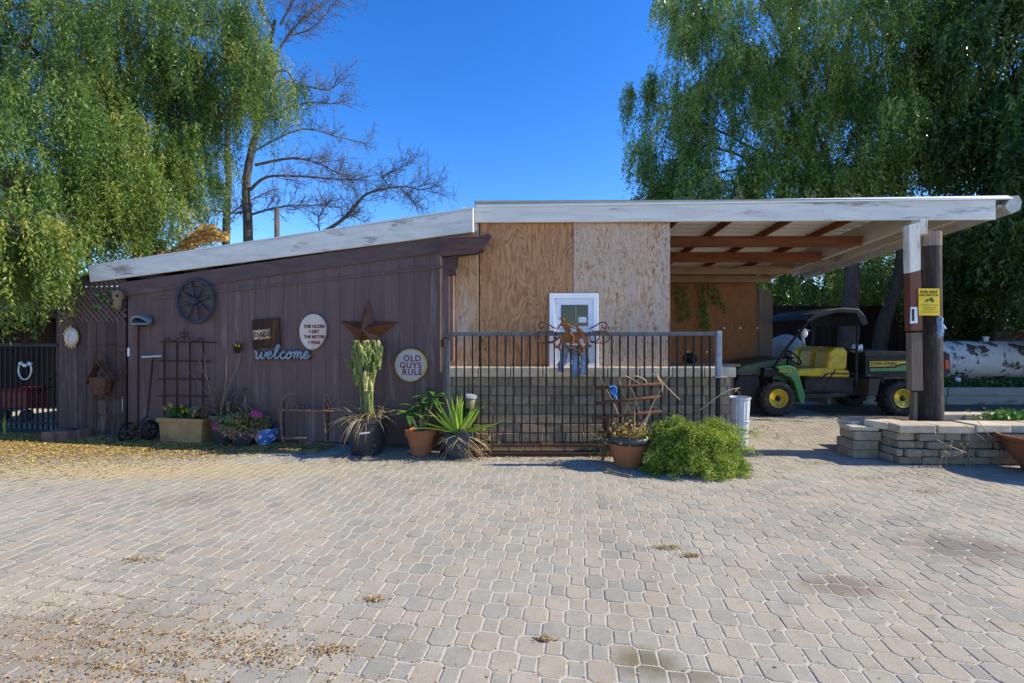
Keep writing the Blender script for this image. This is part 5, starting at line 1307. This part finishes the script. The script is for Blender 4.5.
# ------------------------------------------------------------------ stacked stone planter
sp=thing('stone_planter','low stacked grey stone planter wall around the foot of the pole','planter',(P(950,0,5.2).x,5.2,0))
mb=MB(); zpt=.46; xl=P(893,0,5.15).x; xr_=P(1075,0,5.15).x+.9
rows=4; hr_=(zpt-.10)/rows
for r in range(rows):
    x=xl-.12*(r%2); yj=uni(-.015,.015)
    while x<xr_:
        wd=uni(.17,.33); a=max(x,xl+uni(-.02,.02)); b=x+wd
        mb.box(((a+b)/2,5.17+yj+uni(-.035,.03),r*hr_+hr_/2),(b-a-uni(.006,.02),.2,hr_-uni(.005,.014)),rz=uni(-.05,.05),ry=uni(-.02,.02)); x+=wd
    for k in range(3): mb.box((xl+.1+uni(-.01,.01),5.28+.2*k,r*hr_+hr_/2),(.2,.19,hr_-.006),rz=uni(-.03,.03))
for r in range(3):   # lower step at the left
    mb.box((xl-.17+uni(-.02,.02),5.45+uni(-.03,.03),r*.11+.055),(.30,.28,.105),rz=uni(-.1,.1))
mb.build('blocks',m_stone,sp,bevel=.012,seg=2)
mb=MB(); x=xl-.03
for i in range(8):
    wd=uni(.34,.44); mb.box((x+wd/2,5.16+uni(-.025,.025),zpt-.05+uni(-.008,.006)),(wd-.015,.27,.09),rz=uni(-.06,.06),ry=uni(-.02,.02)); x+=wd
mb.box((xl+.05,5.36,zpt-.05),(.34,.24,.08),rz=.5); mb.box((xl-.1,5.55,zpt-.07),(.36,.22,.07),rz=.15); mb.box((xl-.2,5.4,.36),(.32,.22,.05),rz=-.1)
mb.build('cap_stones',m_stonecap,sp,bevel=.012,seg=2)
mb=MB()
for i in range(3): mb.box((P(952,0,6.0).x+i*.335,6.1,.36),(.34,.2,.09),rz=uni(-.04,.04))
mb.build('rear_cap_stones',m_stonecap,sp,bevel=.012,seg=2)
mb=MB(); mb.box2((xl+.2,5.27,0),(xr_,6.02,.33)); mb.build('soil',m_soil,sp)
for lab,px,py,Y in (('low leafy green plant growing at the right end of the stone planter',1012,414,5.75),):
    p=P(px,0,Y); p.z=.33; t=thing('leafy_plant',lab,'plant',p); n=700
    Bp=np.array(p)+RNG.normal(size=(n,3))*np.array([.17,.1,.04])+np.array([0,0,.08]); quads('leaves',Bp,RNG.normal(size=(n,3))+np.array([0,0,.5]),RNG.uniform(.03,.06,n),RNG.uniform(.02,.04,n),RNG.uniform(.2,.9,n),m_plumleaf,t)
# weeds before the planter
mb=MB()
for i in range(16):
    x=uni(925,975); b=G(x,466+uni(-2,2)); d=vec(uni(-.5,.5),uni(-.2,.1),1); L=uni(.25,.55); e=[b]
    for k in range(5): d=(d+vec(uni(-.15,.15),uni(-.1,.1),-.1)).normalized(); e.append(e[-1]+d*L/5)
    mb.tube(e,[.004,.0035,.003,.002,.0015,.001],3)
    for p in e[2:]: mb.blade(p,vec(uni(-1,1),-.4,uni(-.5,.6)),uni(.03,.07),.015,.6,2,r=random.random())
for a,b in (((965,425),(992,447)),((975,418),(998,448)),((945,445),(975,457))): mb.tube(crom([P(*a,4.98),P((a[0]+b[0])/2,(a[1]+b[1])/2-1,4.95),P(*b,4.93)],4),.004,3)
o=mb.build('dry_weeds',m_straw); tag(o,'dry straw weeds standing against the front of the stone planter','weeds')
# terracotta bowl
c=vec(P(1060,0,4.65).x,4.72,0)
t=thing('terracotta_bowl','wide brown terracotta bowl pot at the right edge before the planter','pot',c)
pot([(.0,0),(.19,0),(.21,.02),(.33,.22),(.385,.36),(.41,.37),(.41,.39)],c,m_terra2,t,n=36,inner=.03)

# ------------------------------------------------------------------ right background: terrace, tank, fence
mb=MB(); mb.box2((6.6,9.55,0),(40,30,.33)); o=mb.build('terrace',M('brown_earth',(.10,.075,.05),(.14,.11,.075),5,rough=1,bump=.6)); tag(o,kind='structure')  # plain dark brown earth colour with noise
mb=MB(); mb.box2((5.75,6.25,-.05),(12,9.41,.012)); mb.box2((8.4,5.3,-.05),(14,6.24,.011)); o=mb.build('earth',bpy.data.materials['brown_earth']); tag(o,kind='structure')
for i,(x,lab) in enumerate(((736,'dry twiggy weed sprouting on the carport roof edge, leftmost of three'),(815,'dry twiggy weed sprouting on the carport roof edge, middle of three'),(858,'dry twiggy weed sprouting on the carport roof edge, rightmost of three'))):
    mb=MB(); c=P(x,197,5.9); c.z=zr(5.9)+.03
    for k in range(9):
        e=c+vec(uni(-.12,.12),uni(-.1,.1),uni(.08,.24)); mb.tube([c+vec(uni(-.05,.05),0,0),c.lerp(e,.5)+vec(uni(-.03,.03),0,.03),e],[.004,.003,.002],3); mb.blade(e,vec(uni(-1,1),0,uni(-.5,.5)),.05,.02,.5,2,r=random.random())
    o=mb.build('roof_weed',m_drybrown); tag(o,lab,'weed','dry weeds on the carport roof')
tw=thing('timber_edging','grey timber retaining edge along the raised bed under the white tank','wall',(9.5,9.5,0))
for i in range(3):
    mb=MB(); mb.box2((6.6+i*2.4,9.42,.0),(6.6+i*2.4+2.39,9.54,.18)); mb.box2((6.65+i*2.4,9.43,.185),(6.65+i*2.4+2.38,9.535,.36)); mb.build('timber',m_timber,tw,bevel=.01)
tk=thing('storage_tank','long white cylindrical tank with flaking rusty paint lying beyond the pole','tank',(12,10.4,.33))
YK=10.5; r_=.43; zc_=P(0,341,YK).z-r_; x0_=P(928,0,YK).x
mb=MB(); mb.lathe([(0,-.10),(.25,-.07),(.38,-.02),(r_,.06),(r_,4.6),(.38,4.7),(0,4.78)],(x0_,YK,zc_),32,'X'); mb.build('shell',m_tank,tk,smooth=True)
for X in (x0_+.7,x0_+3.6): mb=MB(); mb.box2((X-.08,YK-.3,.32),(X+.08,YK+.3,zc_-.32)); mb.build('saddle',m_timber,tk)
mb=MB(); mb.lathe([(0,0),(.05,0),(.05,.08),(.07,.08),(.07,.11),(0,.11)],(P(986,0,YK).x,YK,zc_+r_-.01),14); mb.build('filler_cap',m_galv,tk)
mb=MB(); p=P(1025,342,11.3); mb.box2((p.x-.55,11.1,.33),(p.x+.9,11.5,P(0,331,11.3).z)); o=mb.build('brown_crate',m_brick,bevel=.01); tag(o,'reddish brown box standing behind the white tank','box')
mb=MB(); p=P(958,0,9.8); mb.lathe([(0,0),(.045,0),(.045,.2),(0,.2)],(p.x,9.8,.33),12); o=mb.build('white_pipe',m_pvc); tag(o,'short white pipe stub standing below the tank','pipe')
n=9000; Bp=np.stack([RNG.uniform(6.7,14,n),RNG.uniform(9.6,10.3,n),.33+RNG.uniform(0,.12,n)],1)
o=quads('ground_cover',Bp,RNG.normal(size=(n,3))+np.array([0,0,.6]),RNG.uniform(.04,.09,n),RNG.uniform(.03,.06,n),RNG.uniform(0,1,n),m_groundcover); tag(o,'green ground cover below the white tank','ground cover',kind='stuff')
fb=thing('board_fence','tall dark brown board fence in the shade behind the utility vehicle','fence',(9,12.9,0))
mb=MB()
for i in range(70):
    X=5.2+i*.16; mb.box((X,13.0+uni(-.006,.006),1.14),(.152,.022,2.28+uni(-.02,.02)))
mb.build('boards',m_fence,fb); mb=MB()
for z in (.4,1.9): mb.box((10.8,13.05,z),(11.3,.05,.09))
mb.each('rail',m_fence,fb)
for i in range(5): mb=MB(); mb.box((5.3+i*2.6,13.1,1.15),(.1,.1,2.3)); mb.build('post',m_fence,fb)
# grey tarp bundle behind vehicle
t=thing('covered_engine','pale grey covered machine standing behind the utility vehicle hood','machine',P(786,420,10.2))
p=P(786,348,10.2); mb=MB(); mb.ball(p,(.38,.28,.30),14,9,noise=.06); mb.build('cover',M('dusty_pale_tarp',(.30,.32,.34),(.20,.21,.23),6,rough=.8,bump=.4),t,smooth=True)
mb=MB(); mb.box((p.x,p.y,p.z/2-.05),(.45,.4,p.z-.25)); mb.build('base',m_fence,t,bevel=.03)

# ------------------------------------------------------------------ utility vehicle
YV=8.05
gv=thing('utility_vehicle','green and yellow utility vehicle with black roof parked under the carport','vehicle',(P(845,0,YV).x,YV+.7,0))
V=lambda x,y,d=0: (lambda p:vec(p.x,YV+d,p.z))(P(x,y,YV))
def wheel(px,py,d,side=-1):
    c=V(px,py,d); c.z=.325
    R=.325; mb=MB(); mb.lathe([(.17,-.12),(.24,-.135),(.295,-.12),(.31,-.08),(.31,.08),(.295,.12),(.24,.135),(.17,.12),(.17,-.12)],c,32,'Y',cap=False)
    for k in range(18):
        a=2*PI*k/18
        for s in (-1,1):
            aa=a+(0 if s<0 else PI/18); rad=vec(math.cos(aa),0,math.sin(aa)); tan=vec(-math.sin(aa),0,math.cos(aa))
            p=c+rad*.314+vec(0,s*.062,0); ax=(vec(0,1,0)*s+tan*.5).normalized(); sd_=ax.cross(rad).normalized()
            mb.boxm(Matrix.Translation(p)@Matrix(((ax.x,sd_.x,rad.x,0),(ax.y,sd_.y,rad.y,0),(ax.z,sd_.z,rad.z,0),(0,0,0,1)))@Matrix.Diagonal((.13,.032,.03,1)))
    w_=mb.build('wheel',m_rubber,gv)
    mb=MB(); s=side; mb.lathe([(.172,.11*s),(.168,.128*s),(.15,.125*s),(.14,.07*s),(.09,.06*s),(.075,.085*s),(.05,.09*s),(0,.09*s)],c,28,'Y'); mb.build('rim',m_gyellow,w_,smooth=True)
    mb=MB(); mb.lathe([(.055,.08*s),(.05,.12*s),(.03,.135*s),(0,.135*s)],c,16,'Y'); mb.build('hub_cap',m_black,w_,smooth=True)
for d,s in ((.14,-1),(1.30,1)):
    wheel(779,399,d,s); wheel(904,401,d,s)
def gslab(name,mat,pts,d0,d1,bev=.01,par=None,seg=2):
    mb=MB(); mb.slab([V(x,y,d0) for x,y in pts],vec(0,1,0),d1-d0); return mb.build(name,mat,par or gv,bevel=bev,seg=seg)
gslab('chassis',m_ggrey,[(748,398),(930,398),(930,389),(748,388)],.35,1.1)
gslab('rocker_panel',m_black,[(806,399),(848,397.5),(848,393.5),(805,395)],.05,.14,.006)
gslab('rocker_panel',m_black,[(806,399),(848,397.5),(848,393.5),(805,395)],1.32,1.41,.006)
gslab('engine_cover',m_ggrey,[(812,393),(860,394),(862,378),(812,378)],.18,1.28,.02)
gslab('floor',m_black,[(797,394),(815,394),(815,390),(797,390)],.1,1.35)
gslab('front_bumper',m_black,[(741,400),(749,404),(760,402),(764,386),(762,376),(742,376),(738,386)],.12,1.33,.02)
hd=gslab('hood',m_dustgreen,[(743,377),(766,377),(793,366),(795,358.5),(775,361),(750,366),(742,371)],.20,1.25,.03)
mb=MB()
for x in (1,2,3): mb.box(V(749,367+x*.0,.25)+vec(.0,.25*x,.06-.012*x),(.02,.15,.01))
mb.build('hood_vent',m_black,hd)
for d in (.20,1.05): gslab('headlight',m_glass,[(745,378),(757,378),(758,373),(746,373)],d-.015,d+.18,.008)
gslab('side_trim',m_black,[(766,377.5),(787,376),(781,369),(767,368)],.07,.24,.01)
fnd=[(777,367),(790,365.5),(797,368),(800,375),(803,386),(806,396),(805,404),(801,403),(798,392),(795,382),(791,377),(786,376),(781,371)]
for d in (.02,1.22):
    f_=gslab('fender',m_ggreen,fnd,d,d+.18,.012)
gslab('inner_panel',m_ggreen,[(780,388),(795,390),(795,377),(780,377)],.22,.26,.004)
text('GATOR',.07,m_gyellow,bpy.data.objects['fender'],V(785.6,371.2,.016),fx,fy,fz,shear=.2,bold=.001)
gslab('dashboard',m_black,[(793,378),(800,378),(805,362),(797,359)],.25,1.2,.02)
# steering wheel
mb=MB(); c=V(812,359,.55); ax=vec(.75,0,.66); ex=vec(0,1,0); ey=ax.cross(ex); mb.tube([c+(ex*math.cos(a)+ey*math.sin(a))*.17 for a in np.linspace(0,2*PI,21)],.015,7,cap=False); mb.tube([c+ex*.16,c-ex*.16],.01,6); mb.tube([c,c-ax*.4],.018,7); mb.build('steering_wheel',m_black,gv,smooth=True)
# seats
for d0,d1 in ((.16,.66),(.72,1.26)):
    st_=gslab('seat',m_gyellow,[(803,377),(857,378.5),(857,371),(830,368.5),(805,369.5),(802,373)],d0,d1,.035,None,3)
for d0,d1,o in ((.16,.55,0),(.62,1.0,-6.0),(1.03,1.28,-9)):
    gslab('backrest',m_gyellow,[(833,371),(854,370),(855,352),(851,347.5),(842,347.5),(836,353)],d0,d1,.04,None,3)
# cage and roof
mb=MB(); r_=.024
for d in (.10,1.30):
    mb.tube(crom([V(778,366,d),V(792,346,d),V(808,326,d),V(815,317,d),V(826,312.5,d),V(855,312,d),V(862,322,d),V(861,350,d),V(860,388,d)],4),r_,8)
for x,y in ((815,317),(858,316),(860,350)): mb.tube([V(x,y,.1),V(x,y,1.3)],r_*.9,8)
mb.build('roll_cage',m_black,gv,smooth=True)
gslab('roof',m_black,[(808,323),(818,318),(838,312.5),(856,313.5),(863,326),(868.5,324.5),(866,316),(859,308.5),(842,307.5),(826,309.5),(814,314),(806,320)],.0,1.4,.02)
mb=MB(); mb.tube(crom([V(810,379,.08),V(823,380,.08),V(830,374,.06),V(845,374,.06),V(858,374,.08)],4),.012,6); mb.tube([V(829,383,.07),V(838,370,.06)],.012,6); mb.build('side_rail',m_black,gv,smooth=True)
# bed
bd=gslab('cargo_bed',m_black,[(868,376),(946,376),(948,353),(868,353)],.06,1.36,.012)
gslab('bed_rail',m_ggrey,[(866,356),(948,356),(948,351.5),(866,351.5)],.02,.10,.01,bd); gslab('bed_rail',m_ggrey,[(866,356),(948,356),(948,351.5),(866,351.5)],1.32,1.40,.01,bd)
ysr=gslab('yellow_stripe',m_gyellow,[(872,367),(896,366.5),(902,364),(938,363.5),(938,360.5),(872,361.5)],.045,.06,.002,bd,1)
gslab('green_stripe',m_ggreen,[(872,371.5),(932,371),(938,368),(938,365),(903,365.5),(897,368),(872,368.5)],.045,.06,.002,bd,1)
gslab('lower_trim',m_black,[(868,377.5),(938,376),(938,373),(892,374),(886,376),(868,375)],.03,.06,.004,bd,1)
text('JOHN DEERE',.075,m_ink,bd,V(886,364,.043),fx,fy,fz,space=1.1,bold=.001)
gslab('frame_rail',m_tanbeam,[(888,379),(938,378.5),(938,377.5),(888,378)],.1,.14,.003)
gslab('mud_flap',m_mud,[(872,396),(881,396),(884,379),(873,379)],.08,.35,.004)
for d in (.0,1.3): gslab('tail_light',M('red_lens',(.55,.05,.02),(.48,.04,.015),6,rough=.3),[(945.5,369),(950,369),(949,360),(945,360)],d,d+.1,.006)
gslab('tail_bracket',m_black,[(943,378),(952,373),(951,353),(943,355)],.02,.16,.01)
# odds and ends on the vehicle
mb=MB(); p=V(868,349,.3); mb.box(p,(.11,.09,.14),ry=.5); o=mb.build('plastic_jug',m_pvc,bevel=.02,seg=2); tag(o,'white plastic jug lying at the front of the vehicle bed','jug')
mb=MB(); p=V(876,352,.35); mb.lathe([(0,0),(.03,0),(.03,.11),(.015,.13),(0,.13)],p,12); o=mb.build('spray_bottle',m_pvc,smooth=True); tag(o,'small white bottle standing on the vehicle bed','bottle')
mb=MB(); p=V(807,333,.05); mb.ball(p,(.05,.03,.08),10,7,noise=.12); o=mb.build('paper_bundle',m_pvc,smooth=True); tag(o,'small white bundle tied to the front roof post of the vehicle','bundle')
mb=MB(); mb.tube([V(838,352,.9),V(834,330,.9)],.025,8); mb.tube([V(831,330,.9),V(843,330,.9)],.022,8); o=mb.build('tool_handle',m_galv,smooth=True); tag(o,'pale T shaped tool handle standing behind the yellow seats','tool')

# ------------------------------------------------------------------ litter
def litter(name,label,n,sampler,lmin,lmax,mat,thick=.012):
    B=np.array([sampler() for _ in range(n)]); B[:,2]+=RNG.uniform(.002,thick,n)
    ax=RNG.normal(size=(n,3)); ax[:,2]*=.12
    o=quads(name,B,ax,RNG.uniform(lmin,lmax,n),RNG.uniform(lmin*.3,lmax*.45,n),RNG.uniform(0,1,n),mat,flat=True); return tag(o,label,'leaf litter',kind='stuff')
def s1():
    px=uni(-90,335); t_=random.random()**1.7
    a=W(px,430); a.z=0; d=.02+min(3.2,random.expovariate(1/(.55 if px<150 else .42*max(.2,(350-px)/200)))); p=a+WN*d; return (p.x,p.y,0)
litter('leaf_litter','yellow brown fallen leaves strewn over the ground along the purple shed',95000,s1,.013,.045,m_litter)
def s2():
    px=uni(330,610); p=G(px,452+abs(random.gauss(0,4.5))+ (3 if px<470 else 0)); return (p.x,p.y,0)
litter('leaf_litter','brown leaf crumbs on the pavers before the pots and railing',2600,s2,.012,.04,m_litterbrown)
_ex=np.array([WX.x,WX.y]); _ey=np.array([-WN.x,-WN.y]); _o=np.array([0.,2.26]); _k=.906
def joint(X,Y):                       # nearest paver joint to a ground point
    a,b=.1175*_k,.132*_k; v=np.array([X,Y])-_o; i=round(float(v@_ex)/a); j=round(float(v@_ey)/b)
    if (i+j)%2: i+=1
    P8=[(.0725,.055),(.045,.077),(-.045,.077),(-.0725,.055),(-.0725,-.055),(-.045,-.077),(.045,-.077),(.0725,-.055)]
    m=random.randrange(8); t=random.random(); p=P8[m]; q=P8[(m+1)%8]; x=(p[0]+(q[0]-p[0])*t)*_k+random.gauss(0,.006); y=(p[1]+(q[1]-p[1])*t)*_k+random.gauss(0,.006)
    c=_o+_ex*(i*a+x)+_ey*(j*b+y); return (float(c[0]),float(c[1]),0)
def s5():
    while True:
        px=random.gauss(120,130); py=uni(560,690)
        if px<440 and random.random()<.25+.75*(1-abs(py-655)/110): break
    p=G(px,py); return joint(p.x+random.gauss(0,.05),p.y) if random.random()<.8 else (p.x,p.y,0)
litter('leaf_litter','thin tan leaf crumbs gathered in the paver joints at the near left',6000,s5,.007,.02,m_litterbrown,.004)
def s6():
    p=G(uni(-100,1124),uni(470,683)); return joint(p.x,p.y)
litter('leaf_litter','sparse tan crumbs caught in the paver joints across the courtyard',3500,s6,.006,.016,m_litterbrown,.004)
cl=[(668,548,.07),(690,556,.05),(225,640,.2),(170,660,.2),(110,645,.25),(270,655,.14),(820,463,.18),(775,455,.2),(870,478,.22),(940,470,.28),(985,477,.2),(930,492,.2),(90,672,.2),(375,600,.04),(560,466,.12),(915,475,.3),(545,640,.02),(330,650,.08),(50,625,.3),(140,560,.1)]
def s3():
    x,y,r=random.choice(cl); p=G(x,y); return (p.x+random.gauss(0,r*.7),p.y+random.gauss(0,r*.25),0)
litter('leaf_litter','small clumps of dry leaf crumbs scattered over the open pavers',3800,s3,.008,.026,m_litterbrown)
def s4():
    x=uni(-6,6.5); y=uni(1.6,6); return (x,y,0)
litter('leaf_litter','single dry leaf bits dotted over the whole courtyard',1500,s4,.01,.03,m_litter,.006)
# grass blades at far left
for i,(a,b) in enumerate((((5,433),(7,413)),((22,440),(36,431)))):
    mb=MB(); p=G(a[0],438+i*2)
    for k in range(4): mb.blade(p,vec((b[0]-a[0])*.05+uni(-.2,.2),-.1,1 if i==0 else .45),uni(.22,.36),.016,.5,5,r=uni(.5,1))
    o=mb.build('grass_tuft',m_bush); tag(o,['upright green grass blades at the far left gate foot','leaning green grass blade before the left iron gate'][i],'grass')
